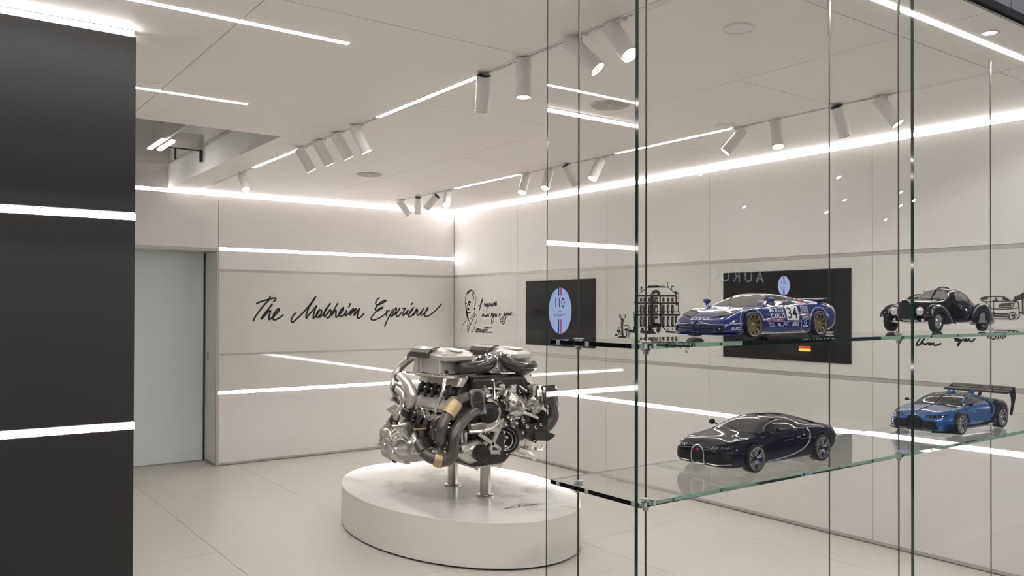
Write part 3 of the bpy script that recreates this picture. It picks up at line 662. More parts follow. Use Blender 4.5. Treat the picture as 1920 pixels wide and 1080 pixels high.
# --- front face: dark timing area, pulleys, pump covers
b = BM(); box(b, (3.03, 4.60, .72), (3.47, 4.68, 1.13)); E_('front_cover', b, MT['block'], bevel=.02)
b = BM(); prism(b, [c6(760, 318, Y=4.62), c6(1055, 300, Y=4.62), c6(1050, 400, Y=4.62), c6(930, 440, Y=4.62), c6(770, 410, Y=4.62)], (0, .05, 0)); E_('front_upper_cover', b, MT['rub'], bevel=.008)
b = BM(); lathe(b, c6(900, 600, Y=4.56), (-.25, -1, .02), [(-.03, .070), (.0, .071), (.008, .066), (.010, .040), (.013, .036), (.013, 0)], 36); E_('drive_cover', b, MT['rub'], smooth=True, label='black round drive cover')
b = BM(); ring = [c6(905, 600, Y=4.575)+Vector((.082*math.cos(a), 0, .085*math.sin(a))) for a in [-.9+k*.16 for k in range(15)]]; tube(b, ring, .011, 8, 2); E_('cover_arc', b, MT['castb'], smooth=True)
b = BM(); lathe(b, c6(978, 385, Y=4.60), (-.15, -1, 0), [(-.02, .030), (0, .031), (.006, .028), (.004, .024), (-.015, .023), (-.015, 0)], 24); E_('port_ring', b, MT['chrome'], smooth=True)
b = BM(); tube(b, [c6(915, 345, Y=4.56), c6(932, 350, Y=4.55), c6(938, 400, Y=4.55), c6(936, 490, Y=4.55)], .010, 10, 5); E_('coolant_pipe', b, MT['chrome'], smooth=True)
b = BM(); tube(b, [c6(888, 408, Y=4.56), c6(935, 406, Y=4.56), c6(995, 412, Y=4.56)], .009, 10, 4); E_('coolant_pipe', b, MT['chrome'], smooth=True)
b = BM(); tube(b, [c6(936, 480, Y=4.55), c6(962, 500, Y=4.56), c6(972, 545, Y=4.57), c6(968, 620, Y=4.57), c6(985, 660, Y=4.56)], .008, 8, 5); E_('coolant_pipe', b, MT['castb'], smooth=True)
b = BM(); lathe(b, c6(905, 480, Y=4.56), (-.2, -1, .2), [(-.02, .03), (.005, .03), (.012, .02), (.02, .012), (.02, 0)], 16); E_('sensor_boss', b, MT['chrome'], smooth=True)
# exhaust flanges and pipes
def flange(cs, Y, oval, m, parent=None):
    b = BM(); q = [at(*p, Y=Y) for p in cs]
    # rounded quadrilateral
    pts = []
    for i in range(4):
        p, a, c = q[i], q[i-1], q[(i+1) % 4]
        for k in range(5):
            t = k/4; e0 = p+(a-p).normalized()*.022; e1 = p+(c-p).normalized()*.022
            pts.append(e0*(1-t)**2+p*2*t*(1-t)+e1*t*t)
    prism(b, pts, (0, .014, 0)); f = E_('exhaust_flange', b, m, bevel=.003, label='dark four-bolt exhaust flange')
    c = sum(q, Vector())/4; ux = (q[1]-q[0]+q[2]-q[3])*.5; uz = (q[0]-q[3]+q[1]-q[2])*.5
    b = BM(); ov = [c+ux*(oval[0]*math.cos(a))+uz*(oval[1]*math.sin(a))+Vector((0, -.0035, 0)) for a in [2*PI*k/28 for k in range(28)]]
    prism(b, ov, (0, .006, 0)); E_('flange_mouth', b, MT['block'], f, bevel=.001)
    b = BM(); tube(b, [o_+Vector((0, .001, 0)) for o_ in ov], .0025, 6, 0, closed=True); E_('mouth_edge', b, MT['exh'], f, smooth=True)
    for i in range(4):
        p = q[i]+(c-q[i])*.22
        b = BM(); lathe(b, p, (0, -1, 0), [(0, .0115), (.010, .0115), (.013, .007), (.013, 0)], 8); E_('flange_bolt', b, MT['chrome'], f)
    b = BM(); tube(b, [c6(0, 0, Y=Y) if False else c+ux*(oval[0]*.85*t)+uz*(.02*math.sin(3*t))+Vector((0, -.005, 0)) for t in (-1, -.5, 0, .5, 1)], .0018, 6, 4); E_('mouth_seam', b, MT['exh'], f)
flange([(879.8, 731), (908, 730), (912, 777), (886.8, 777.6)], 4.45, (.36, .44), MT['flange'])
flange([(1015.6, 724), (1043, 721), (1049, 765), (1022.5, 767)], 4.45, (.36, .44), MT['carbon'])
e1 = hose('exhaust_pipe', [at(892, 745, Y=4.50), at(876, 745, Y=4.49), at(861, 751, Y=4.48), at(849, 765, Y=4.47), at(838, 781, Y=4.46), at(830, 797, Y=4.45), at(826.5, 812, Y=4.45), at(827, 825, Y=4.46), at(829, 834, Y=4.48)], [.036, .034, .032, .033, .034, .035, .034, .034, .030], MT['exh'], 'dark short exhaust pipe', 20)
clamp([at(855.5, 756.5, Y=4.476), at(847.5, 767.5, Y=4.469), at(839.5, 779, Y=4.464)], .047, MT['gold'], e1, 'gold_wrap')['label'] = 'gold mesh heat wrap'
e2 = hose('exhaust_pipe', [at(899, 768, Y=4.49), at(885, 773, Y=4.47), at(872, 785, Y=4.45), at(860, 801, Y=4.43), at(852, 817, Y=4.42), at(850, 832, Y=4.42), at(850, 845, Y=4.42), at(845, 857, Y=4.43), at(834, 864, Y=4.45), at(821, 862, Y=4.48), at(807, 858, Y=4.52), at(797, 850, Y=4.56)], [.036, .037, .037, .037, .037, .037, .038, .038, .038, .037, .036, .036], MT['exh'], 'dark long exhaust pipe bending under the engine', 20)
clamp([at(831, 864, Y=4.458), at(823, 862.5, Y=4.475), at(815.5, 860.5, Y=4.49)], .047, MT['gold'], e2, 'gold_wrap')['label'] = 'gold mesh heat wrap'
e3 = hose('exhaust_pipe', [at(1034, 742, Y=4.48), at(1037, 762, Y=4.48), at(1038, 780, Y=4.49), at(1031, 795, Y=4.50), at(1020, 806, Y=4.53)], [.038, .038, .038, .036, .034], MT['exh'], 'dark exhaust pipe behind the far flange', 20)
hose('exhaust_pipe', [at(790, 800, X=2.80), at(792, 815, X=2.78), at(793, 830, X=2.78), at(790, 842, X=2.80)], .024, MT['carbon'])
hose('exhaust_pipe', [at(797, 850, Y=4.60), at(790, 842, Y=4.66), at(786, 832, Y=4.72)], .036, MT['exh'])
# right-hand heat shields
b = BM(); prism(b, [at(*p, Y=4.52) for p in ((983, 797), (1013, 793), (1022, 803), (1026, 812), (1022, 822), (1001, 830), (994, 824))], (.01, .12, 0)); E_('heat_shield', b, MT['carbon'], bevel=.006, label='glossy black heat shield')
b = BM(); prism(b, [at(*p, Y=4.49) for p in ((1004, 812), (1022, 808), (1041, 814.5), (1041, 818), (1029, 827), (1003, 826))], (.01, .08, 0)); E_('heat_shield', b, MT['carbon'], bevel=.004, label='black pointed heat shield')
b = BM(); prism(b, [at(*p, Y=4.56) for p in ((1005, 775), (1020, 768), (1035, 785), (1025, 803), (1008, 796))], (.01, .10, 0)); E_('heat_shield', b, MT['rub'], bevel=.006)
for x, y, Y_ in ((988, 799, 4.51), (1004, 801, 4.505), (1002, 829, 4.50), (1014, 796, 4.51)):
    b = BM(); lathe(b, at(x, y, Y=Y_), (-.2, -1, .2), [(0, .013), (.01, .013), (.014, .008), (.014, 0)], 8); E_('shield_bolt', b, MT['chrome'])
# --- alternator, thermostat, filler on the right front
b = BM(); c = c6(1060, 520, Y=4.60); lathe(b, c, (-1, -.55, 0), [(-.17, .045), (-.16, .060), (-.10, .064), (0, .064), (.02, .055), (.05, .05), (.055, .03), (.055, 0)], 28); al = E_('alternator', b, MT['castb'], smooth=True, label='bright silver alternator')
b = BM(); lathe(b, c6(1012, 550, Y=4.53), (-.5, -1, 0), [(-.02, .020), (.004, .020), (.004, .012), (-.01, .012), (-.01, 0)], 18); E_('alternator_port', b, MT['rub'], al, smooth=True)
b = BM(); lathe(b, c6(1115, 560, Y=4.54), (-.8, -.7, .25), [(-.08, .048), (-.02, .058), (.015, .058), (.02, .050), (-.02, .044), (-.02, 0)], 26); E_('pump_cup', b, MT['pipe'], smooth=True)
b = BM(); lathe(b, c6(1088, 525, Y=4.50), (-.8, -.55, .45), [(-.06, .021), (.006, .021), (.006, .017), (-.03, .016), (-.03, 0)], 18); E_('pump_spout', b, MT['castb'], smooth=True)
b = BM(); lathe(b, c6(1258, 415, Y=4.58), (0, 0, 1), [(-.05, .026), (.0, .026), (.0, .036), (.028, .040), (.034, .034), (.034, 0)], 24); E_('filler_cap', b, MT['castb'], smooth=True)
b = BM(); lathe(b, c6(1256, 450, Y=4.60), (0, 0, 1), [(-.14, .04), (-.05, .045), (-.03, .03), (.01, .03)], 20); E_('thermostat_housing', b, MT['castb'], smooth=True)
b = BM(); tube(b, [c6(1228, 300, Y=4.68), c6(1226, 340, Y=4.66), c6(1220, 375, Y=4.64)], .009, 10, 3); E_('stay_rod', b, MT['castb'], smooth=True)
b = BM(); tube(b, [c6(1085, 345, Y=4.64), c6(1130, 395, Y=4.61), c6(1190, 440, Y=4.58)], .011, 8, 3); E_('coolant_hose', b, MT['rub'], smooth=True)
b = BM(); tube(b, [c6(1093, 340, Y=4.63), c6(1140, 390, Y=4.60), c6(1196, 430, Y=4.57)], .005, 8, 3); E_('wiring_guide', b, MT['chrome'], smooth=True)
b = BM(); tube(b, [c6(1018, 475, Y=4.55), c6(1030, 445, Y=4.56), c6(1040, 420, Y=4.58)], .013, 12, 3); E_('oil_pipe', b, MT['castb'], smooth=True)
b = BM(); prism(b, [c6(1052, 495, Y=4.53), c6(1072, 445, Y=4.53), c6(1080, 440, Y=4.53), c6(1095, 455, Y=4.53), c6(1205, 565, Y=4.53), c6(1198, 575, Y=4.53)], (0, .02, 0)); E_('bracket_arm', b, MT['castb'], bevel=.004)
b = BM(); c = c6(1260, 520, Y=4.58); lathe(b, c, (-.5, -1, 0), [(-.08, .055), (0, .06), (.02, .05), (.03, .025), (.04, .02), (.04, 0)], 20); E_('water_pump', b, MT['castb'], smooth=True)
for k in range(7):
    a = 2*PI*k/7; b = BM(); lathe(b, c+Vector((.050*math.cos(a), -.015, .050*math.sin(a))), (-.3, -1, 0), [(0, .010), (.016, .010), (.016, 0)], 6); E_('pump_bolt', b, MT['chrome'])
b = BM(); tube(b, [c6(1060, 605, Y=4.52), c6(1140, 595, Y=4.51), c6(1210, 610, Y=4.50), c6(1280, 640, Y=4.50)], .012, 10, 4); E_('wiring_pipe', b, MT['castb'], smooth=True)
b = BM(); tube(b, [c6(745, 745, Y=4.53), c6(840, 742, Y=4.50), c6(910, 725, Y=4.50), c6(960, 690, Y=4.51), c6(1010, 650, Y=4.53)], .011, 10, 4); E_('coolant_pipe', b, MT['castb'], smooth=True)
b = BM(); prism(b, [c6(760, 690, Y=4.57), c6(900, 660, Y=4.57), c6(985, 640, Y=4.57), c6(960, 715, Y=4.57), c6(840, 735, Y=4.57), c6(765, 735, Y=4.57)], (0, .05, 0)); E_('lower_bracket', b, MT['cast'], bevel=.006)
# --- gearbox barrel with black ring, cone and arm
c = c6(1035, 805, Y=4.60); ax = Vector((-1, -.62, .02))
b = BM(); lathe(b, c, ax, [(-.20, .120), (-.15, .110), (-.13, .100), (-.10, .104), (-.08, .095), (-.02, .093), (0, .093)], 32); gb = E_('gearbox_barrel', b, MT['castb'], smooth=True)
b = BM(); lathe(b, c, ax, [(-.006, .096), (.012, .096), (.014, .080), (.004, .078), (-.02, .074)], 32); E_('barrel_seal', b, MT['rub'], gb, smooth=True)
b = BM(); lathe(b, c, ax, [(-.03, .076), (.0, .072), (.03, .062), (.032, .056), (.0, .052), (-.01, .03), (.012, .026), (.012, 0)], 32); E_('drive_hub', b, MT['chrome'], gb, smooth=True)
b = BM(); lathe(b, c+ax.normalized()*.01, ax, [(0, .050), (.006, .050), (.006, .020), (0, 0)], 24); E_('hub_face', b, MT['block'], gb, smooth=True)
for k, rr in ((.115, .119), (.145, .124), (.175, .130)):
    b = BM(); lathe(b, c-ax.normalized()*k, ax, [(-.008, rr-.01), (0, rr), (.008, rr-.01)], 32); E_('barrel_rib', b, MT['castb'], gb, smooth=True)
b = BM(); tube(b, [c6(1130, 880, Y=4.56), c6(1190, 895, Y=4.55), c6(1235, 930, Y=4.55), c6(1258, 962, Y=4.55)], [.022, .018, .016, .012], 10, 4); E_('gearbox_arm', b, MT['castb'], smooth=True)
b = BM(); prism(b, [c6(1120, 880, Y=4.60), c6(1230, 850, Y=4.60), c6(1250, 880, Y=4.60), c6(1215, 905, Y=4.60), c6(1240, 945, Y=4.60), c6(1180, 940, Y=4.60), c6(1060, 915, Y=4.60), c6(1000, 905, Y=4.60)], (.02, .16, 0)); E_('gearbox_casing', b, MT['castb'], bevel=.008)
b = BM(); prism(b, [c6(1175, 720, Y=4.60), c6(1240, 800, Y=4.60), c6(1240, 860, Y=4.60), c6(1130, 870, Y=4.60), c6(1140, 720, Y=4.60)], (.02, .14, 0)); E_('gearbox_cone', b, MT['castb'], bevel=.01)
b = BM(); tube(b, [c6(1262, 880, Y=4.60), c6(1300, 890, Y=4.62), c6(1318, 865, Y=4.64)], .014, 10, 4); E_('selector_linkage', b, MT['castb'], smooth=True)
# crossed bracket
b = BM()
def bar(p, q, w=.013, Y_=4.50):
    p, q = c6(*p, Y=Y_), c6(*q, Y=Y_); d = (q-p).normalized(); s = d.cross(Vector((0, 1, 0)))*w
    prism(b, [p-s, q-s, q+s, p+s], (0, .022, 0))
for p, q in (((828, 762), (990, 880)), ((978, 738), (908, 900)), ((880, 725), (985, 735)), ((990, 870), (975, 905)), ((908, 905), (985, 905))): bar(p, q)
E_('cross_bracket', b, MT['cast'], bevel=.004, label='grey crossed bracket')
b = BM(); box(b, tuple(c6(850, 775, Y=4.55)), tuple(c6(985, 900, Y=4.60))); E_('bracket_backing', b, MT['block'])
# oil filter and its housing
b = BM(); c = c6(858, 925, Y=4.47); lathe(b, c, (-.22, -1, -.02), [(-.11, .050), (-.10, .053), (0, .053), (.008, .050), (.010, .040), (.006, .034), (.008, 0)], 30); E_('oil_filter', b, MT['rub'], smooth=True, label='black round oil filter')
b = BM(); lathe(b, c6(760, 905, Y=4.60), (-.3, -1, 0), [(-.08, .075), (.0, .075), (.03, .066), (.05, .045), (.05, 0)], 28); E_('filter_housing', b, MT['castb'], smooth=True)
b = BM(); tube(b, [c6(700, 905, Y=4.62), c6(760, 880, Y=4.60), c6(830, 850, Y=4.60)], [.05, .056, .05], 18, 4); E_('oil_cooler', b, MT['pipe'], smooth=True)
b = BM(); lathe(b, c6(875, 833, Y=4.53), (-.2, -1, 0), [(-.02, .017), (.006, .017), (.008, .010), (.004, .008), (.004, 0)], 16); E_('tension_pulley', b, MT['castb'], smooth=True)
b = BM(); tube(b, [c6(690, 740, Y=4.55), c6(690, 830, Y=4.55)], .009, 8, 0); tube(b, [c6(720, 745, Y=4.58), c6(718, 830, Y=4.58)], .010, 8, 0); tube(b, [c6(690, 745, Y=4.56), c6(725, 742, Y=4.58)], .009, 8, 0); E_('pipe_frame', b, MT['chrome'], smooth=True)
# dark hoses and small bright fittings filling the flank and front
rnd = random.Random(3)
for k in range(16):
    y = 4.72+.5*rnd.random(); z = .66+.18*rnd.random()
    p0 = Vector((2.80+.06*rnd.random(), y, z)); p1 = p0+Vector((.02*rnd.random(), .09*(rnd.random()-.5), -.07*rnd.random())); p2 = p1+Vector((-.02, .12*(rnd.random()-.5), .06*(rnd.random()-.5)))
    b = BM(); tube(b, [p0, p1, p2, p2+Vector((.05, .04*(rnd.random()-.5), -.05))], .008+.012*rnd.random(), 8, 4); E_('engine_hose', b, MT['rub'] if k % 3 else MT['exh'], smooth=True)
b = BM()
def fitting(p, d, r):
    lathe(b, p, d, [(0, r), (r*.9, r), (r*1.0, r*.6), (r*1.9, r*.55), (r*1.9, 0)], 7)
for k in range(90):
    fitting(Vector((2.79+.10*rnd.random(), 4.62+.56*rnd.random(), .62+.24*rnd.random())), (-1, -rnd.random(), rnd.random()-.3), .005+.008*rnd.random())
for k in range(46):
    fitting(Vector((2.80+.06*rnd.random(), 4.68+.46*rnd.random(), .855+.05*rnd.random())), (-1, -.3, rnd.random()-.6), .006+.008*rnd.random())
for k in range(80):
    fitting(Vector((3.08+.36*rnd.random(), 4.57+.03*rnd.random(), .60+.26*rnd.random())), (rnd.random()-.7, -1, rnd.random()-.3), .006+.009*rnd.random())
for k in range(70):
    fitting(Vector((3.02+.52*rnd.random(), 4.575+.03*rnd.random(), .86+.22*rnd.random())), (rnd.random()-.7, -1, rnd.random()-.3), .005+.008*rnd.random())
for k in range(30):
    fitting(Vector((2.70+.10*rnd.random(), 5.0+.35*rnd.random(), .62+.18*rnd.random())), (-1, -rnd.random(), rnd.random()), .008+.008*rnd.random())
E_('small_fittings', b, MT['chrome'], smooth=True)['kind'] = 'stuff'
b = BM()
for k in range(40):
    p = Vector((3.05+.48*rnd.random(), 4.585+.03*rnd.random(), .62+.45*rnd.random())); s = .012+.022*rnd.random()
    box(b, tuple(p-Vector((s, .015, s*.7))), tuple(p+Vector((s, .015, s*.7))))
E_('cast_bosses', b, MT['cast'], bevel=.004)['kind'] = 'stuff'
b = BM()
for k in range(30):
    p = Vector((2.86+.06*rnd.random(), 4.66+.5*rnd.random(), .64+.2*rnd.random())); s = .014+.022*rnd.random()
    box(b, tuple(p-Vector((.02, s, s*.7))), tuple(p+Vector((.02, s, s*.7))))
E_('side_bosses', b, MT['block'], bevel=.004)['kind'] = 'stuff'
# ================================================================ glass display case
CX0, CY0 = 1.4705, 1.484
def case_glass(name, a, c, label):
    b = BM(); o_ = Vector(((a[0]+c[0])/2, (a[1]+c[1])/2, a[2])); box(b, tuple(Vector(a)-o_), tuple(Vector(c)-o_)); b.normal_update()
    thin = min(range(3), key=lambda i: c[i]-a[i])
    for f in b.faces: f.material_index = 0 if abs(f.normal[thin]) > .5 or f.normal.y > .5 else 1
    o = new_obj(name, b, [MT['pane2' if thin == 0 else 'pane'], MT['pane_edge']], None); o.location = o_; return tag(o, label, 'glass screen')
case_glass('glass_screen', (CX0, 1.4955, .004), (CX0+.010, 1.853, 2.754), 'clear side glass pane of the case, with its thin rear edge beside the engine')
case_glass('glass_screen', (CX0, CY0, .004), (2.7895, CY0+.010, 2.754), 'front glass pane with thick green corner edge, in front of the two nearer model cars')
case_glass('glass_screen', (2.791, CY0, .004), (4.10, CY0+.010, 2.754), 'front glass pane right of the green joint, before the two further model cars')
b = BM(); box(b, (-.0052, .1769, .0), (-.0028, .1783, 2.75)); new_obj('polished_edge', b, MT['pane_edge'], bpy.data.objects['glass_screen'])
b = BM(); box(b, (1.40, 1.4805, .0005), (5.28, 1.4995, .0038)); tag(new_obj('floor_channel', b, MT['steel']), 'thin steel floor channel carrying the front glass', 'channel')
def shelf(z, label):
    t = thing('glass_shelf', label, 'glass shelf', (1.5, 1.505, z), 'glass shelves of the display case')
    b = BM(); box(b, (0, 0, -.012), (2.78, .365, 0)); new_obj('shelf_glass', b, MT['glass'], t)
    clear = mat('clear_pad', (.55, .56, .55), .25)
    k = .19; 
    for i in range(14):
        b = BM(); cyl(b, (.12+k*i, -.0012, -.006), (.12+k*i, .0006, -.006), .0036, 10); new_obj('edge_hole', b, MT['black'], t)  # small drilled holes of the edge, drawn as black discs
    for x in (.012, .045):
        b = BM(); box(b, (x, -.0022, -.013), (x+.010, .012, 0)); new_obj('edge_pad', b, clear, t, bevel=.001)
    for y in (.02, .20, .325):
        b = BM(); box(b, (-.0022, y, -.013), (.004, y+.012, 0)); new_obj('edge_pad', b, clear, t, bevel=.001)
    return t
ZL, ZU = 1.105, 1.509
shelf(ZL, 'lower glass shelf with green edge carrying the black and the blue modern model cars')
shelf(ZU, 'upper glass shelf with green edge carrying the racing and the vintage model cars')
MT['bronzefit'] = mat('dull_nickel', (.30, .285, .26), .4, .8)
MT['clearp'] = mat('clear_washer', (.62, .63, .62), .15, coat=.4)
for cx, names in ((1.538, ('front cable by the green glass corner, lower ends at the floor', 'rear cable by the thin rear edge of the side pane')),
                  (2.765, ('front cable just beside the joint between the two front panes', 'rear cable behind the racing car, hung by a fitting at the ceiling')),
                  (4.05, ('front cable of the case end, outside the shelf of the vintage car', 'rear cable behind the vintage car, hung by a fitting near the corner'))):
    for cy, nm in zip((1.524, 1.791), names):
        t = thing('support_cable', 'thin dark steel '+nm, 'cable', (cx, cy, 0), 'steel cables of the display case')
        b = BM(); cyl(b, (0, 0, .0), (0, 0, 2.755), .0026, 8); new_obj('rod', b, MT['bronze'], t, True)
        b = BM(); lathe(b, (0, 0, 2.62), (0, 0, 1), [(0, .0028), (.004, .0052), (.10, .0052), (.138, .007), (.138, 0)], 12); new_obj('ceiling_fitting', b, MT['bronzefit'], t, True)
        b = BM(); lathe(b, (0, 0, .0), (0, 0, 1), [(0, .016), (.006, .016), (.012, .006), (.012, 0)], 14); new_obj('floor_fitting', b, MT['steel'], t, True)
        for z in (ZL, ZU):
            b = BM(); lathe(b, (0, 0, z+.0004), (0, 0, 1), [(0, .011), (.003, .010), (.004, .016), (.0065, .016), (.0075, .006), (.0075, 0)], 18); c_ = new_obj('shelf_clamp', b, MT['clearp'], t, True)
            b = BM(); lathe(b, (0, 0, z-.0124), (0, 0, -1), [(0, .012), (.005, .012), (.006, .008), (.014, .008), (.015, .005), (.015, 0)], 14); new_obj('clamp_nut', b, MT['steel'], c_, True)
# ================================================================ hall behind the viewer (mirrored faintly in the front glass)
b = BM(); box(b, (-6, -6.2, 0), (14, -6.0, 3.2)); structure('wall_front', b, mat('hall_wall_dark', (.06, .06, .065), .5), 'dark wall across the hall')
sg = thing('hall_sign', 'lit serif sign on the dark wall across the hall, mirrored in the glass', 'sign', (11.2, -5.99, 2.15))
bm = fit_text('AURUS', w=1.35, h=.20, spacing=1.5)
b = BM(); merge(b, bm, lambda c: Vector((-c.x, .012, c.y)))
new_obj('letters', b, emitter('sign_glow', (.72, .80, 1), 4.0), sg)
b = BM(); box(b, (-.75, .002, -.14), (.75, .010, .14)); new_obj('sign_board', b, MT['black'], sg)

hl = [(-2.6+1.5*k, -2.2-1.1*(k % 2), 4.3, .14, HALL_POWER) for k in range(5)]
rh = random.Random(5)
hl += [(9.5+1.15*k+rh.random(), -7-5*rh.random(), 4.1+1.3*rh.random(), .09, HALL_POWER*.35) for k in range(14)]
for x, y, z, sz, pw in hl:
    L = bpy.data.lights.new('hall_lamp', 'AREA'); L.shape = 'DISK'; L.size = sz; L.energy = pw; L.color = (1, .97, .95)
    lo = bpy.data.objects.new('hall_lamp', L); COL.objects.link(lo); lo.location = (x, y, z)
    lo.rotation_euler = (math.radians(32), 0, 0)
# ================================================================ model cars, one eighth size
S = .125
MT['glassdark'] = mat('car_window', (.045, .045, .047), .03)
MT['glassgrey'] = mat('car_window_clear', (.17, .165, .16), .03)
MT['tyre'] = mat('tyre_rubber', (.012, .012, .013), .5)
MT['rimblack'] = mat('black_rim', (.02, .02, .022), .25, .4)
MT['gold_rim'] = mat('gold_rim', (.52, .42, .24), .30, .9)
MT['disc'] = mat('brake_disc', (.30, .30, .30), .3, .9)
MT['bluecal'] = mat('blue_caliper', (.02, .07, .35), .3)
MT['grill'] = mat('black_grille', (.006, .006, .007), .5)
MT['lampg'] = mat('lamp_glass', (.75, .73, .68), .08, .3, coat=.6)
MT['wpaint'] = mat('white_decal', (.78, .78, .80), .35)
MT['redp'] = mat('red_decal', (.55, .03, .03), .35)
def pchip(keys):
    X = [k[0] for k in keys]; Y = [k[1] for k in keys]; n = len(X)
    if n == 1: return lambda x: Y[0]
    h = [X[i+1]-X[i] for i in range(n-1)]; d = [(Y[i+1]-Y[i])/h[i] for i in range(n-1)]; m = [d[0]]+[0]*(n-2)+[d[-1]]
    for i in range(1, n-1):
        if d[i-1]*d[i] > 0:
            w1, w2 = 2*h[i]+h[i-1], h[i]+2*h[i-1]; m[i] = (w1+w2)/(w1/d[i-1]+w2/d[i])
    def f(x):
        if x <= X[0]: return Y[0]
        if x >= X[-1]: return Y[-1]
        i = max(k for k in range(n-1) if X[k] <= x); t = (x-X[i])/h[i]
        return (2*t**3-3*t*t+1)*Y[i]+(t**3-2*t*t+t)*h[i]*m[i]+(-2*t**3+3*t*t)*Y[i+1]+(t**3-t*t)*h[i]*m[i+1]
    return f
class Car:
    def __init__(s, name, label, loc, group='model cars in the glass case'):
        s.o = thing(name, label, 'model car', loc, group); s.arches = []
    def part(s, name, bm, m, parent=None, smooth=True, label=None, angle=40):
        for v in bm.verts: v.co *= S
        o = new_obj(name, bm, m, parent or s.o, smooth, angle=angle)
        if label: o['label'] = label
        return o
    def loft(s, R, st, sub=2, extra=None):
        """R: dict of profile curves over length; returns smoothed bmesh"""
        f = {k: pchip(v) for k, v in R.items()}
        b = BM(); rings = []
        for x in st:
            zb, yw, zw, ys, zs, yg, zg, yr, zr, zc = (f[k](x) for k in ('zb', 'yw', 'zw', 'ys', 'zs', 'yg', 'zg', 'yr', 'zr', 'zc'))
            h = [(0, zb), (yw*.62, zb), (yw*.95, zb+.012), (yw*.985, zb+(zw-zb)*.45), (yw, zw), (ys, zs), (yg, zg), (yr, zr), (yr*.55, zr+(zc-zr)*.78), (0, zc)]
            pts = [(x, -y, z) for y, z in h]+[(x, y, z) for y, z in h[-2:0:-1]]
            rings.append([b.verts.new(p) for p in pts])
        n = len(rings[0])
        for A, B2 in zip(rings, rings[1:]):
            for i in range(n): b.faces.new((A[i], A[(i+1) % n], B2[(i+1) % n], B2[i]))
        for q, dx in ((rings[0], -.012), (rings[-1], .012)):
            c = b.verts.new(sum((v.co for v in q), Vector())/n+Vector((dx, 0, 0)))
            for i in range(n): b.faces.new((q[i], q[(i+1) % n], c))
        bmesh.ops.recalc_face_normals(b, faces=b.faces[:])
        return s.subdiv(b, sub)
    def subdiv(s, b, lv):
        me = bpy.data.meshes.new('tmp'); b.to_mesh(me); b.free(); o = bpy.data.objects.new('tmp', me); COL.objects.link(o)
        md = o.modifiers.new('s', 'SUBSURF'); md.levels = lv; md.render_levels = lv
        dg = bpy.context.evaluated_depsgraph_get(); m2 = bpy.data.meshes.new_from_object(o.evaluated_get(dg))
        r = BM(); r.from_mesh(m2); bpy.data.objects.remove(o); bpy.data.meshes.remove(m2); bpy.data.meshes.remove(me); return r
    def body(s, b, m, arches, liner):
        """keep a search tree of the whole shape, then cut wheel arches"""
        b.normal_update(); s.tree = BVHTree.FromBMesh(b); s.arches = arches
        me = bpy.data.meshes.new('tmp'); b.to_mesh(me); b.free(); me.materials.append(m); me.materials.append(liner); o = bpy.data.objects.new('tmp', me); COL.objects.link(o)
        cutters = []
        for x, z, r, y0 in arches:
            for sd in (-1, 1):
                c = BM(); cyl(c, (x, sd*y0, z), (x, sd*1.5, z), r, 40)
                for fc in c.faces: fc.material_index = 0
                cm = bpy.data.meshes.new('cut'); c.to_mesh(cm); c.free(); cm.materials.append(liner); co = bpy.data.objects.new('cut', cm); COL.objects.link(co); cutters.append(co)
                md = o.modifiers.new('b', 'BOOLEAN'); md.operation = 'DIFFERENCE'; md.object = co; md.solver = 'EXACT'; md.material_mode = 'TRANSFER'
        dg = bpy.context.evaluated_depsgraph_get(); m2 = bpy.data.meshes.new_from_object(o.evaluated_get(dg))
        r = BM(); r.from_mesh(m2); mats = [x for x in m2.materials]
        bpy.data.objects.remove(o)
        for c in cutters: bpy.data.objects.remove(c)
        s.body_o = s.part('body', r, mats, angle=50); return s.body_o
    def hit(s, mode, p, q, side=-1, off=.004):
        if mode == 's': o, d = Vector((p, side*3, q)), Vector((0, -side, 0))
        elif mode == 't': o, d = Vector((p, q, 4)), Vector((0, 0, -1))
        else: o, d = Vector((-5, p, q)), Vector((1, 0, 0))
        l, nrm, i, ds = s.tree.ray_cast(o, d)
        if l is None:
            l, nrm, i, ds = s.tree.find_nearest({'s': Vector((p, side*.95, q)), 't': Vector((p, q, 1)), 'f': Vector((-.7, p, q))}[mode])
        if nrm.dot(d) > 0: nrm = -nrm
        return l+nrm*off
    def patch(s, name, m, mode, lo, hi, n=22, k=8, off=.004, sides=(-1,), parent=None, label=None):
        def rs(pts, n):
            P = smooth_path([(p[0], p[1], 0) for p in pts], 6); L = [0]
            for a, c in zip(P, P[1:]): L.append(L[-1]+(c-a).length)
            out = []
            for i in range(n+1):
                t = L[-1]*i/n; j = max(q for q in range(len(L)-1) if L[q] <= t+1e-9); u = (t-L[j])/max(1e-9, L[j+1]-L[j]); out.append(P[j].lerp(P[j+1], u))
            return out
        o = None
        for sd in sides:
            A, B2 = rs(lo, n), rs(hi, n); b = BM()
            G = [[b.verts.new(s.hit(mode, *(A[i].lerp(B2[i], j/k)).xy, side=sd, off=off)) for j in range(k+1)] for i in range(n+1)]
            for i in range(n):
                for j in range(k):
                    q = (G[i][j], G[i+1][j], G[i+1][j+1], G[i][j+1]); cc = sum((w.co for w in q), Vector())/4
                    if mode != 'f' and any((cc.x-ax_)**2+(cc.z-az_)**2 < (ar_*1.01)**2 for ax_, az_, ar_, _ in s.arches) and abs(cc.y) > .58: continue
                    b.faces.new(q)
            b.normal_update()
            bmesh.ops.recalc_face_normals(b, faces=b.faces[:])
            f0 = b.faces[:][len(b.faces)//2]; out = {'s': Vector((0, sd, 0)), 't': Vector((0, 0, 1)), 'f': Vector((-1, 0, 0))}[mode]
            if f0.normal.dot(out) < 0: bmesh.ops.reverse_faces(b, faces=b.faces[:])
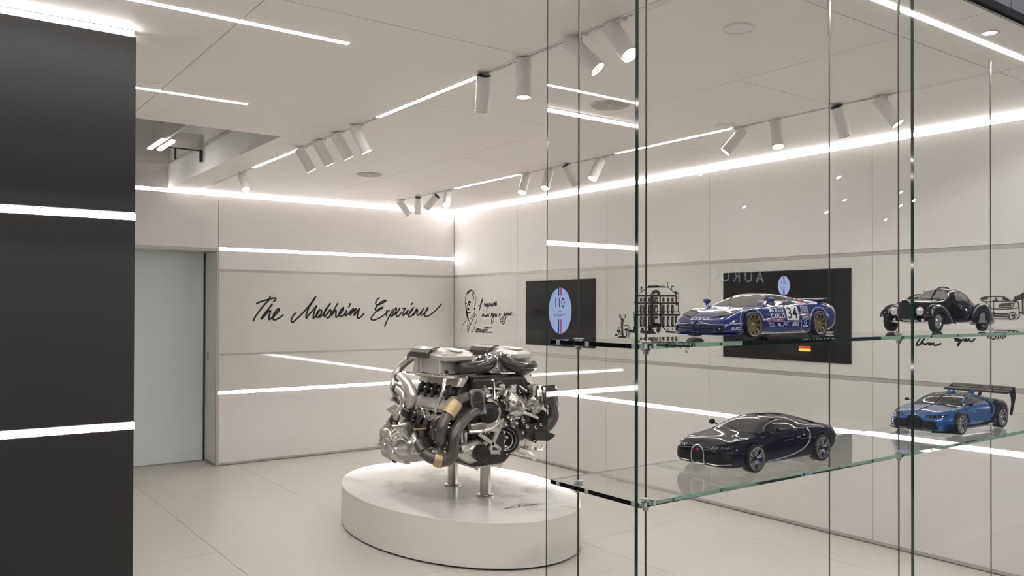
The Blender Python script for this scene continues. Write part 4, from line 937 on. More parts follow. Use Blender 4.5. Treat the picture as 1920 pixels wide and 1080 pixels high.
            o = s.part(name, b, m, parent, label=label, angle=180)
        return o
    def line(s, name, m, mode, pts, r, sides=(-1,), off=.004, parent=None, closed=False, sm=6, label=None):
        for sd in sides:
            P = smooth_path([(p[0], p[1], 0) for p in pts], sm) if sm else [Vector((p[0], p[1], 0)) for p in pts]
            b = BM(); tube(b, [s.hit(mode, p.x, p.y, sd, off) for p in P], r, 6, 0, closed=closed); o = s.part(name, b, m, parent, label=label)
        return o
    def text(s, txt, m, mode, cx, cy, w, h, name='decal_lettering', off=.007, side=-1, rot=0, parent=None, shear=0.0, spacing=1.0):
        tb = fit_text(txt, w=w, h=h, shear=shear, spacing=spacing); bmesh.ops.triangulate(tb, faces=tb.faces[:])
        c, sn = math.cos(rot), math.sin(rot); b = BM()
        def fn(q):
            x, y = q.x*c-q.y*sn, q.x*sn+q.y*c
            if mode == 's': return s.hit('s', cx+x*(-side), cy+y, side, off)
            if mode == 't': return s.hit('t', cx+y, cy-x, -1, off)
            return s.hit('f', cx-x, cy+y, -1, off)
        merge(b, tb, fn); return s.part(name, b, m, parent, smooth=False)
    def wheel(s, x, y, R, w, rr, style, m_rim, cal=None, hub=None):
        sd = -1 if y < 0 else 1; ax = Vector((0, sd, 0)); c = Vector((x, y, R))
        b = BM(); hw = w/2
        lathe(b, c, ax, [(-hw, rr), (-hw, R*.90), (-hw*.80, R*.985), (-hw*.3, R), (hw*.3, R), (hw*.80, R*.985), (hw*.99, R*.92), (hw*1.03, (R+rr)/2), (hw*.96, rr*1.02), (hw*.85, rr*.985), (-hw*.9, rr*.96), (-hw, rr)], 40, 0, False)
        ty = s.part('wheel', b, MT['tyre'])
        b = BM(); lathe(b, c, ax, [(hw*.90, rr*1.03), (hw*1.0, rr*1.01), (hw*.98, rr*.91), (hw*.55, rr*.89), (-hw*.5, rr*.88)], 40, 0, False); s.part('rim', b, MT['rimsilver'], ty)
        b = BM(); lathe(b, c, ax, [(-hw*.3, 0), (-hw*.28, rr*.88), (-hw*.32, rr*.9)], 32); s.part('wheel_backing', b, MT['grill'], ty)
        b = BM(); lathe(b, c, ax, [(hw*.0, rr*.25), (hw*.02, rr*.76), (-hw*.1, rr*.76)], 32, 0, False); s.part('brake_disc', b, MT['disc'], ty)
        def bar(b, r0, a0, r1, a1, wd, h0=.55, h1=.92, dp=.02):
            d = lambda r, a, h: c+Vector((r*math.cos(a), sd*hw*h, r*math.sin(a)))
            p, q = d(r0, a0, h0), d(r1, a1, h1); t = (q-p).normalized().cross(ax)*wd
            prism(b, [p-t, q-t*.8, q+t*.8, p+t], ax*(-dp))
        b = BM()
        if style == 'y5':
            for k in range(5):
                a = 2*PI*k/5+.3
                for e in (-1, 1):
                    bar(b, rr*.14, a+e*.25, rr*.55, a+e*.16, .016); bar(b, rr*.50, a+e*.17, rr*.95, a+e*.36, .013, .74); bar(b, rr*.52, a+e*.15, rr*.95, a+e*.10, .012, .74)
        elif style == 'mesh':
            for k in range(10):
                a = 2*PI*k/10
                for e in (-1, 1):
                    bar(b, rr*.18, a, rr*.90, a+e*.62, .017, .55, .62)
        elif style == 'x10':
            for k in range(7):
                a = 2*PI*k/7
                bar(b, rr*.15, a, rr*.95, a+.25, .036); bar(b, rr*.4, a+.10, rr*.95, a-.22, .026)
        elif style == 'disc':
            lathe(b, c, ax, [(hw*.7, rr*.96), (hw*.78, rr*.86), (hw*.6, rr*.78), (hw*.7, rr*.5), (hw*.9, rr*.42), (hw*.9, 0)], 36)
        sp = s.part('spokes' if style != 'disc' else 'wheel_disc', b, m_rim if style != 'y5' else MT['rimsilver'], ty, smooth=(style == 'disc'))
        b = BM(); lathe(b, c, ax, [(hw*.3, rr*.20), (hw*.66, rr*.19), (hw*.74, rr*.10), (hw*.74, 0)], 18); s.part('hub_cap', b, hub or m_rim, ty)
        if cal:
            b = BM(); P = [c+Vector((rr*.66*math.cos(a), sd*hw*.12, rr*.66*math.sin(a))) for a in (-.5, -.25, 0, .25, .5)]
            tube(b, P, .045, 8, 3); s.part('brake_caliper', b, cal, ty)
        return ty
MT['rimsilver'] = mat('silver_rim', (.66, .65, .64), .22, .9)
ST = [-.93, -.90, -.85, -.78, -.68, -.55, -.4, -.2, 0, .2, .35, .5, .7, .9, 1.1, 1.3, 1.5, 1.7, 1.9, 2.1, 2.3, 2.5, 2.7, 2.9, 3.1, 3.25, 3.4, 3.5, 3.56, 3.6]
CH = dict(zb=[(-.93, .24), (-.85, .15), (-.5, .12), (2.7, .13), (3.2, .2), (3.6, .36)],
  yw=[(-.93, .60), (-.88, .72), (-.68, .88), (-.3, .985), (0, 1.005), (.5, .965), (1.3, .95), (2.1, .995), (2.7, 1.015), (3.2, .99), (3.5, .92), (3.6, .80)],
  zw=[(-.93, .44), (0, .50), (1.5, .48), (2.7, .56), (3.6, .64)],
  ys=[(-.93, .56), (-.8, .70), (-.5, .80), (0, .855), (.6, .88), (1.3, .90), (2.1, .93), (2.7, .93), (3.3, .88), (3.6, .72)],
  zs=[(-.93, .56), (-.8, .64), (-.5, .74), (0, .805), (.5, .80), (1.2, .80), (2, .87), (2.6, .94), (3.1, .92), (3.6, .82)],
  yg=[(-.93, .40), (-.5, .60), (0, .70), (.4, .80), (1, .835), (1.8, .80), (2.4, .70), (3, .62), (3.6, .5)],
  zg=[(-.93, .60), (-.8, .67), (-.5, .745), (0, .785), (.4, .83), (1, .865), (1.8, .91), (2.4, .945), (3, .93), (3.6, .83)],
  yr=[(-.93, .25), (0, .45), (.35, .62), (.9, .58), (1.4, .545), (2.0, .51), (2.6, .42), (3.2, .38), (3.6, .3)],
  zr=[(-.93, .62), (-.5, .76), (0, .81), (.35, .865), (.9, 1.06), (1.35, 1.15), (1.9, 1.14), (2.5, 1.05), (3.1, .95), (3.6, .84)],
  zc=[(-.93, .625), (-.5, .775), (0, .835), (.35, .895), (.9, 1.10), (1.35, 1.195), (1.75, 1.212), (2.2, 1.175), (2.7, 1.08), (3.2, .97), (3.6, .85)])
YC = 1.703
# ---- black modern sports coupe, lower shelf
navy = mat('black_blue_paint', (.014, .0155, .026), .25, spec=0, coat=1.0)
c = Car('model_car', 'glossy black-blue modern sports coupe model with silver side curve on the lower shelf', (2.058, YC, ZL+.0012))
bd = c.body(c.loft(CH, ST), navy, [(0, .345, .372, .60), (2.711, .355, .385, .60)], MT['grill'])
c.patch('side_window', MT['glassdark'], 's', [(.62, .885), (1.2, .90), (1.9, .925), (2.2, .95)], [(.66, .90), (1.0, 1.03), (1.5, 1.115), (2.0, 1.075), (2.22, .97)], sides=(-1, 1), parent=None)
c.patch('windscreen', mat('windscreen_reflection_tone', (.085, .084, .086), .03), 't', [(.50, -.73), (.36, -.4), (.32, 0), (.36, .4), (.50, .73)], [(1.16, -.56), (1.22, -.3), (1.24, 0), (1.22, .3), (1.16, .56)], 20, 8)  # glass colour lightened to hold the bright reflections on the windscreen
c.line('side_curve_trim', MT['rimsilver'], 's', [(.62, .89), (.85, 1.005), (1.15, 1.085), (1.5, 1.115), (1.85, 1.085), (2.12, .97), (2.24, .80), (2.20, .62), (2.02, .46), (1.72, .345), (1.35, .27), (.95, .235), (.50, .215)], .019, (-1, 1), label='silver curved side trim')
c.patch('side_intake', MT['grill'], 's', [(2.25, .62), (2.20, .55), (2.08, .44)], [(2.30, .88), (2.27, .74), (2.23, .62)], 8, 3, .003, (-1, 1))
# horseshoe grille
hs = [(-.17, .20), (-.195, .38), (-.17, .53), (-.09, .61), (0, .63), (.09, .61), (.17, .53), (.195, .38), (.17, .20)]
c.patch('grille', MT['grill'], 'f', [(p[0], .20) for p in hs], hs, 16, 6, .004)
c.line('grille_frame', MT['rimsilver'], 'f', hs+[(0, .195), (-.17, .20)], .018, off=.006, label='silver horseshoe grille frame')
c.patch('grille_badge', MT['redp'], 'f', [(-.055, .525), (-.03, .508), (0, .502), (.03, .508), (.055, .525)], [(-.055, .53), (-.03, .547), (0, .553), (.03, .547), (.055, .53)], 10, 3, .012, label='red oval grille badge')
for sd in (-1, 1):
    c.patch('headlight', MT['glassdark'], 'f', [(sd*.36, .575), (sd*.55, .575), (sd*.78, .60)], [(sd*.36, .625), (sd*.55, .635), (sd*.80, .665)], 10, 3, .006)
    for k in range(4): c.line('headlight_cell', MT['rimsilver'], 'f', [(sd*(.40+.10*k), .585+.008*k), (sd*(.45+.10*k), .60+.008*k), (sd*(.42+.10*k), .625+.008*k)], .008, off=.010)
    c.patch('front_intake', MT['grill'], 'f', [(sd*.26, .24), (sd*.55, .24), (sd*.86, .28)], [(sd*.27, .44), (sd*.55, .46), (sd*.84, .47)], 12, 4, .004)
    c.line('lip_trim', MT['rimsilver'], 'f', [(sd*.28, .225), (sd*.55, .225), (sd*.84, .255)], .010, off=.008, label='silver lip line')
    # mirrors
    b = BM(); lathe(b, (.78, sd*1.02, .96), (1, sd*.1, 0), [(-.10, 0), (-.08, .05), (-.02, .075), (.05, .07), (.055, .06), (.055, 0)], 16); mr = c.part('wing_mirror', b, navy)
    b = BM(); tube(b, [(.80, sd*.84, .90), (.80, sd*.93, .93), (.80, sd*1.0, .95)], .018, 8, 3); c.part('mirror_arm', b, MT['grill'], mr)
c.line('centre_ridge', navy, 't', [(1.25, 0), (1.7, 0), (2.2, 0), (2.8, 0), (3.3, 0)], .016, off=.004)
c.patch('engine_cover', MT['grill'], 't', [(2.05, -.42), (2.5, -.38), (3.2, -.42)], [(2.05, -.10), (2.5, -.08), (3.2, -.08)], 14, 4, .004); c.patch('engine_cover', MT['grill'], 't', [(2.05, .10), (2.5, .08), (3.2, .08)], [(2.05, .42), (2.5, .38), (3.2, .42)], 14, 4, .004)
c.line('rear_light', MT['redp'], 's', [(3.53, .82), (3.58, .80)], .02, (-1, 1))
c.line('door_seam', MT['grill'], 's', [(.62, .86), (.60, .6), (.68, .35), (.9, .26)], .0045, (-1, 1), .0005)
c.line('door_handle', MT['rimsilver'], 's', [(1.72, .70), (1.86, .715)], .010, (-1, 1), label='silver door handle')
c.line('bonnet_seam', MT['grill'], 't', [(-.66, -.30), (-.3, -.52), (.1, -.66), (.38, -.72)], .0045, off=.0005); c.line('bonnet_seam', MT['grill'], 't', [(-.66, .30), (-.3, .52), (.1, .66), (.38, .72)], .0045, off=.0005)
c.line('wiper', MT['grill'], 't', [(.42, -.10), (.50, .2), (.62, .42)], .008, off=.012)
for x, R in ((0, .345), (2.711, .355)):
    for sd in (-1, 1): c.wheel(x, sd*.90, R, .27, .282, 'y5', MT['rimblack'], MT['bluecal'], MT['rimblack'])
# ---- blue and black concept racer with a high wing, lower shelf
blue = mat('bright_blue_paint', (.030, .12, .36), .16, .15, coat=1.0); carb = mat('black_gloss_carbon', (.010, .010, .012), .25, spec=0, coat=.8)
def tweak(D, **k):
    R = {a: list(v) for a, v in D.items()}
    for a, fn in k.items(): R[a] = [fn(x, v) for x, v in R[a]]
    return R
GT = tweak(CH, zs=lambda x, v: (x, v+(.05 if -.4 < x < .4 else .03 if 2.3 < x < 3.2 else 0)), zb=lambda x, v: (x, v-.03), zc=lambda x, v: (x, v-.03 if x > .9 else v))
g = Car('model_car', 'bright blue and black concept racing car model with high rear wing on the lower shelf', (3.337, YC+.008, ZL+.0012))
g.body(g.loft(GT, ST), blue, [(0, .345, .368, .62), (2.80, .355, .38, .62)], MT['grill'])
g.patch('roof_panel', carb, 't', [(.20, -.68), (.6, -.80), (1.2, -.72), (2.0, -.66), (2.6, -.80), (3.2, -.86), (3.5, -.74)], [(.20, .68), (.6, .80), (1.2, .72), (2.0, .66), (2.6, .80), (3.2, .86), (3.5, .74)], 34, 16, .005, label='black roof and rear deck')
g.patch('windscreen', MT['glassdark'], 't', [(.50, -.73), (.36, -.4), (.32, 0), (.36, .4), (.50, .73)], [(1.16, -.56), (1.22, -.3), (1.24, 0), (1.22, .3), (1.16, .56)], 20, 8, .009)
g.patch('side_window', MT['glassdark'], 's', [(.62, .885), (1.2, .90), (1.9, .925), (2.15, .95)], [(.66, .90), (1.0, 1.02), (1.5, 1.09), (1.95, 1.05), (2.18, .97)], sides=(-1, 1), off=.008)
g.patch('rear_flank', carb, 's', [(2.02, .30), (2.4, .25), (3.0, .3), (3.52, .42)], [(2.10, .95), (2.5, .98), (3.0, .96), (3.52, .82)], 26, 14, .005, (-1, 1), label='black rear flank')
g.patch('side_skirt', carb, 's', [(.42, .11), (1.2, .11), (2.3, .12)], [(.42, .30), (1.2, .25), (2.3, .34)], 18, 4, .006, (-1, 1))
g.line('side_curve_trim', blue, 's', [(.62, .89), (.85, .995), (1.15, 1.07), (1.5, 1.10), (1.85, 1.065), (2.12, .95), (2.24, .78), (2.20, .60), (2.02, .44), (1.7, .33)], .022, (-1, 1), .012)
hs2 = [(-.21, .14), (-.24, .34), (-.21, .50), (-.11, .585), (0, .60), (.11, .585), (.21, .50), (.24, .34), (.21, .14)]
g.patch('grille', MT['grill'], 'f', [(p[0], .12) for p in hs2], hs2, 16, 6, .008)
g.line('grille_frame', carb, 'f', hs2, .020, off=.010)
for sd in (-1, 1):
    g.patch('headlight', MT['grill'], 'f', [(sd*.36, .555), (sd*.58, .56), (sd*.84, .585)], [(sd*.37, .615), (sd*.58, .635), (sd*.85, .66)], 12, 3, .006)
    for k in range(4): g.line('headlight_cell', MT['rimsilver'], 'f', [(sd*(.42+.11*k), .585+.009*k), (sd*(.45+.11*k), .585+.009*k)], .012, off=.008)
    g.patch('front_intake', MT['grill'], 'f', [(sd*.25, .13), (sd*.5, .13), (sd*.74, .15)], [(sd*.27, .44), (sd*.5, .45), (sd*.66, .44)], 12, 4, .006)
    b = BM(); prism(b, [(-.95, sd*.55, .10), (-.55, sd*1.03, .10), (-.30, sd*1.03, .10), (-.30, sd*.4, .10)], (0, 0, .035)); g.part('front_splitter', b, carb, smooth=False)
    for k in range(3):
        b = BM(); prism(b, [(-.78, sd*.86, .20+.08*k), (-.40, sd*1.06, .23+.08*k), (-.40, sd*.96, .23+.08*k), (-.72, sd*.80, .20+.08*k)], (0, 0, .014)); g.part('dive_plane', b, carb if k < 2 else blue, smooth=False)
    b = BM(); lathe(b, (.55, sd*1.04, .93), (1, 0, 0), [(-.07, 0), (-.05, .05), (.03, .06), (.04, 0)], 12); mr = g.part('wing_mirror', b, carb)
    b = BM(); tube(b, [(.58, sd*.82, .88), (.56, sd*1.0, .92)], .015, 6, 0); g.part('mirror_arm', b, carb, mr)
    b = BM(); prism(b, [(3.22, sd*1.02, 1.16), (3.66, sd*1.02, 1.30), (3.72, sd*1.02, .98), (3.58, sd*1.02, .66), (3.44, sd*1.02, .36), (3.30, sd*1.02, .40), (3.42, sd*1.02, .76), (3.38, sd*1.02, 1.02)], (0, sd*.025, 0)); g.part('wing_endplate', b, carb, smooth=False, label='tall black wing end plate')
    b = BM(); prism(b, [(2.85, sd*.16, .98), (3.05, sd*.16, .94), (3.26, sd*.16, 1.17), (3.06, sd*.16, 1.17)], (0, sd*.03, 0)); g.part('wing_mount', b, carb, smooth=False)
b = BM(); prism(b, [(2.98, -1.04, 1.125), (3.10, -1.04, 1.180), (3.35, -1.04, 1.210), (3.60, -1.04, 1.240), (3.60, -1.04, 1.220), (3.3, -1.04, 1.155), (3.05, -1.04, 1.110)], (0, 2.08, 0)); g.part('rear_wing', b, carb, smooth=False, label='black rear wing blade')
b = BM(); prism(b, [(3.52, -1.03, 1.265), (3.68, -1.03, 1.325), (3.69, -1.03, 1.310), (3.53, -1.03, 1.250)], (0, 2.06, 0)); g.part('wing_flap', b, carb, smooth=False)
b = BM(); prism(b, [(1.9, -.012, 1.14), (2.5, -.012, 1.13), (3.05, -.012, 1.18), (3.1, -.012, 1.15), (2.9, -.012, .96), (2.2, -.012, 1.06)], (0, .024, 0)); g.part('centre_fin', b, blue, smooth=False, label='blue centre fin')
b = BM(); lathe(b, (1.35, 0, 1.16), (1, 0, .02), [(-.12, .0), (-.08, .09), (.1, .11), (.5, .05), (.6, 0)], 14); g.part('roof_scoop', b, blue)
b = BM(); tube(b, [(1.35, -.12, 1.18), (1.37, -.12, 1.30)], .010, 6, 0); g.part('aerial', b, carb)
g.line('windscreen_wiper', MT['grill'], 't', [(.36, .0), (.75, .02), (1.12, .03)], .018, off=.014)
g.line('centre_stripe', carb, 't', [(-.72, 0), (-.3, 0), (.3, 0)], .035, off=-.02)
g.text('BUGATTI', MT['wpaint'], 't', 1.03, 0, .62, .13, 'screen_lettering', .018)
g.text('LEPERON', MT['wpaint'], 's', 2.05, .22, .34, .05, off=.012) if False else None
g.line('flank_decal', MT['wpaint'], 's', [(1.92, .215), (2.2, .222)], .012, off=.008); g.line('flank_decal', MT['wpaint'], 's', [(1.95, .18), (2.2, .186)], .008, off=.008)
g.line('door_seam', MT['grill'], 's', [(.62, .86), (.60, .6), (.68, .35)], .0045, (-1, 1), .0005)
g.line('door_handle', MT['rimsilver'], 's', [(.98, .64), (1.06, .66)], .012); g.line('vent_slot', carb, 's', [(.52, .62), (.60, .45), (.62, .32)], .020)
for x, R in ((0, .345), (2.80, .355)):
    for sd in (-1, 1): g.wheel(x, sd*.90, R, .29, .280, 'x10', MT['rimsilver'], MT['bluecal'])
# ---- blue racing car, upper shelf
rblue = mat('racing_blue_paint', (.026, .038, .165), .12, .1, coat=1.0)
EB = dict(zb=[(-.93, .13), (-.5, .09), (2.7, .10), (3.3, .15), (3.6, .30)],
  yw=[(-.93, .66), (-.85, .80), (-.6, .91), (-.2, .97), (.2, .975), (.8, .955), (1.5, .955), (2.2, .98), (2.7, .995), (3.2, .98), (3.5, .93), (3.6, .86)],
  zw=[(-.93, .24), (-.5, .34), (0, .45), (1.5, .46), (2.7, .52), (3.6, .60)],
  ys=[(-.93, .66), (-.7, .80), (-.4, .82), (0, .86), (.6, .87), (1.5, .88), (2.3, .90), (2.8, .90), (3.4, .86), (3.6, .80)],
  zs=[(-.93, .35), (-.80, .465), (-.5, .63), (-.1, .765), (.3, .765), (.8, .74), (1.5, .78), (2.2, .86), (2.7, .90), (3.2, .89), (3.6, .80)],
  yg=[(-.93, .45), (-.4, .66), (0, .74), (.4, .78), (1, .80), (1.8, .77), (2.4, .74), (3, .72), (3.6, .66)],
  zg=[(-.93, .365), (-.80, .465), (-.5, .60), (-.1, .70), (.25, .745), (.8, .775), (1.5, .81), (2.2, .90), (2.8, .93), (3.6, .82)],
  yr=[(-.93, .3), (0, .5), (.2, .62), (.8, .58), (1.2, .53), (1.7, .52), (2.4, .50), (3.1, .50), (3.6, .45)],
  zr=[(-.93, .37), (-.80, .47), (-.5, .60), (-.1, .70), (.2, .765), (.7, .95), (1.15, 1.065), (1.6, 1.08), (2.1, 1.03), (2.8, .965), (3.3, .92), (3.6, .84)],
  zc=[(-.93, .375), (-.80, .475), (-.5, .605), (-.1, .71), (.2, .78), (.7, .985), (1.15, 1.105), (1.55, 1.125), (2.1, 1.075), (2.8, .985), (3.3, .93), (3.6, .85)])
e = Car('model_car', 'dark blue racing car model with number 34 and gold wheels on the upper shelf', (2.056, YC+.004, ZU+.0012))
e.body(e.loft(EB, ST), rblue, [(0, .33, .352, .62), (2.70, .34, .362, .62)], MT['grill'])
e.patch('windscreen', MT['glassgrey'], 't', [(.40, -.72), (.26, -.4), (.22, 0), (.26, .4), (.40, .72)], [(1.02, -.55), (1.10, -.3), (1.13, 0), (1.10, .3), (1.02, .55)], 20, 8, .005)
e.line('screen_banner', MT['wpaint'], 't', [(1.03, -.50), (1.11, -.25), (1.13, 0), (1.11, .25), (1.03, .50)], .018, off=.004)
e.patch('side_window', MT['glassdark'], 's', [(.62, .795), (1.2, .805), (1.82, .83)], [(.70, .84), (1.05, 1.03), (1.60, 1.045), (1.80, .90)], sides=(-1, 1), off=.004)
e.line('window_bar', MT['wpaint'], 's', [(.68, .905), (1.2, .91), (1.74, .915)], .012, off=.006)
for k in range(4):
    for j in range(3): e.patch('rear_louvre', MT['grill'], 's', [(1.98+.13*k+.03*j, 1.01-.022*k-.05*j), (2.08+.13*k+.03*j, 1.00-.022*k-.05*j)], [(1.95+.13*k+.03*j, 1.035-.022*k-.05*j), (2.05+.13*k+.03*j, 1.025-.022*k-.05*j)], 4, 2, .005)
for sd in (-1, 1):
    e.patch('headlight', MT['glassgrey'], 't', [(-.72, sd*.34), (-.66, sd*.55), (-.58, sd*.74)], [(-.38, sd*.42), (-.35, sd*.58), (-.31, sd*.74)], 8, 4, .005)
    e.line('headlight_frame', carb, 't', [(-.72, sd*.34), (-.66, sd*.55), (-.58, sd*.74), (-.31, sd*.74), (-.35, sd*.58), (-.38, sd*.42)], .012, closed=True, sm=0)
    e.patch('front_intake', MT['grill'], 'f', [(sd*.11, .13), (sd*.36, .13), (sd*.56, .14)], [(sd*.11, .35), (sd*.36, .355), (sd*.58, .345)], 10, 3, .006)
    [e.line('intake_slat', rblue, 'f', [(sd*.12, z_), (sd*.36, z_), (sd*.57, z_)], .015, off=.012) for z_ in (.205, .28)]
    e.patch('fog_lamp_recess', MT['grill'], 'f', [(sd*.62, .16), (sd*.76, .18)], [(sd*.63, .30), (sd*.77, .31)], 6, 3, .006)
    e.line('fog_lamp', MT['lampg'], 'f', [(sd*.69, .235), (sd*.70, .24)], .03, off=.012)
    b = BM(); lathe(b, (.60, sd*1.0, .93), (1, 0, 0), [(-.09, 0), (-.07, .055), (.0, .075), (.07, .07), (.08, 0)], 14); mr = e.part('wing_mirror', b, rblue)
    b = BM(); prism(b, [(.48, sd*.86, .76), (.56, sd*.86, .78), (.62, sd*.99, .90), (.54, sd*.99, .90)], (0, sd*.03, 0)); e.part('mirror_arm', b, rblue, mr, smooth=False)
    b = BM(); prism(b, [(2.95, sd*.62, .90), (3.25, sd*.62, .88), (3.42, sd*.62, .99), (3.22, sd*.62, .99)], (0, sd*.03, 0)); e.part('wing_mount', b, rblue, smooth=False)
    e.line('arch_pinstripe', MT['wpaint'], 's', [(.425*math.cos(a), .33+.425*math.sin(a)) for a in [PI*(1.02-.094*i) for i in range(11)]], .007, (sd,), .003, label='white pinstripe')
    e.line('arch_pinstripe', MT['wpaint'], 's', [(2.70+.43*math.cos(a), .34+.43*math.sin(a)) for a in [PI*(1.02-.094*i) for i in range(11)]], .007, (sd,), .003, label='white pinstripe')
b = BM(); prism(b, [(2.92, -.92, .985), (3.15, -.92, 1.01), (3.58, -.92, 1.03), (3.58, -.92, 1.012), (3.15, -.92, .975), (2.92, -.92, .97)], (0, 1.84, 0)); e.part('rear_wing', b, rblue, smooth=False, label='blue rear wing blade')
hs3 = [(-.085, .13), (-.105, .28), (-.07, .375), (0, .40), (.07, .375), (.105, .28), (.085, .13)]
e.patch('grille', MT['grill'], 'f', [(p[0], .125) for p in hs3], hs3, 10, 3, .010); e.line('grille_frame', rblue, 'f', hs3, .020, off=.016)
e.line('nose_pinstripe', MT['wpaint'], 'f', [(-.84, .34), (-.4, .345), (0, .40), (.4, .345), (.84, .34)], .006, off=.003)
b = BM(); prism(b, [(-.94, -.60, .085), (-.75, -.88, .085), (-.45, -.94, .085), (-.45, .94, .085), (-.75, .88, .085), (-.94, .60, .085)], (0, 0, .03)); e.part('front_splitter', b, rblue, smooth=False)
# decals on the flank
def plate(x0, x1, z0, z1, m, nm='number_panel', off=.005): return e.patch(nm, m, 's', [(x0, z0), ((x0+x1)/2, z0), (x1, z0)], [(x0, z1), ((x0+x1)/2, z1), (x1, z1)], 10, 8, off)
plate(1.36, 1.84, .44, .80, MT['wpaint']); e.text('34', MT['ink'], 's', 1.60, .62, .38, .28, off=.012)
e.text('MONTE', MT['wpaint'], 's', 1.01, .69, .58, .115); e.text('CARLO', MT['wpaint'], 's', 1.01, .545, .56, .115)
plate(.76, 1.24, .43, .465, MT['redp'], 'red_stripe'); e.text('TMC', MT['wpaint'], 's', 1.0, .447, .36, .026, off=.010, spacing=1.5)
e.text('JVC', MT['wpaint'], 's', 1.30, .335, .26, .10, shear=.2); e.text('BBS', MT['wpaint'], 's', 1.70, .34, .28, .10, shear=.3)
e.text('Ernst', MT['wpaint'], 's', .72, .37, .20, .06); e.text('sound', MT['wpaint'], 's', .76, .30, .20, .05)
e.line('sponsor_mark', MT['wpaint'], 's', [(1.0, .33), (1.04, .36), (1.10, .30), (1.06, .32), (1.0, .30)], .010)
e.text('auto', MT['wpaint'], 's', -.56, .255, .28, .085, shear=.2); e.text('Vuarnet', MT['wpaint'], 's', -.46, .37, .34, .065) if False else e.text('Blaupunkt', MT['wpaint'], 's', -.56, .365, .30, .055)
plate(1.97, 2.24, .60, .79, MT['wpaint'], 'sponsor_frame', .004); plate(1.985, 2.225, .612, .778, rblue, 'sponsor_panel', .007); e.text('MONTE', MT['wpaint'], 's', 2.105, .735, .19, .045, off=.011); e.text('CARLO', MT['wpaint'], 's', 2.105, .68, .19, .045, off=.011); e.line('red_stripe', MT['redp'], 's', [(2.01, .637), (2.20, .637)], .009, off=.008)
e.text('MICHELIN', MT['wpaint'], 's', 2.11, .48, .26, .045); e.line('sponsor_frame', MT['wpaint'], 's', [(2.0, .56), (2.22, .56), (2.22, .525), (2.0, .525)], .006, closed=True, sm=0)
e.line('round_decal', MT['wpaint'], 's', [(2.09+.045*math.cos(a), .38+.045*math.sin(a)) for a in [2*PI*k/14 for k in range(14)]], .008, closed=True, sm=0); e.text('LOTUS', MT['wpaint'], 's', 2.10, .28, .18, .03) if False else e.line('sponsor_mark', MT['wpaint'], 's', [(2.0, .285), (2.2, .285)], .012)
e.line('yellow_dot', mat('yellow_decal', (.55, .55, .05), .4), 's', [(1.90, .62), (1.915, .62)], .034)
e.line('sill_pinstripe', MT['wpaint'], 's', [(.50, .425), (1.2, .41), (1.86, .41), (1.93, .37), (1.95, .2), (2.15, .14)], .006)
for k, m in enumerate((MT['wpaint'], MT['redp'])): e.patch('flag_decal', m, 's', [(1.92+.16*k, .865), (2.08+.16*k, .865)], [(1.86+.16*k, .93), (2.02+.16*k, .92)], 5, 3, .006)
e.text('ESSO', MT['wpaint'], 't', -.80, .0, .56, .10); e.text('elf', MT['wpaint'], 't', -.45, .0, .20, .07) if False else e.line('bonnet_mark', MT['wpaint'], 't', [(-.42, -.2), (-.42, .2)], .012)
e.text('BUGATTI', MT['wpaint'], 't', -.05, 0, .52, .07)
for yy in (-.22, .22): e.line('bonnet_pin', MT['lampg'], 't', [(.0, yy), (.05, yy)], .02)
e.line('bonnet_seam', MT['grill'], 't', [(-.55, -.36), (-.1, -.66), (.15, -.70), (.15, .70), (-.1, .66), (-.55, .36)], .005, off=.001, sm=3)
e.line('wiper', MT['grill'], 't', [(.28, -.05), (.6, .25), (.85, .35)], .010, off=.014); e.line('aerial', MT['ink'], 't', [(.05, .45), (.06, .45)], .02)
e.line('door_seam', MT['grill'], 's', [(.52, .78), (.50, .5), (.60, .2), (1.80, .2), (1.92, .5), (1.86, .82)], .0045, (-1, 1), .0005)
for x, R in ((0, .33), (2.70, .34)):
    for sd in (-1, 1): e.wheel(x, sd*.875, R, .28, .268, 'mesh', MT['gold_rim'], None, MT['gold_rim'])
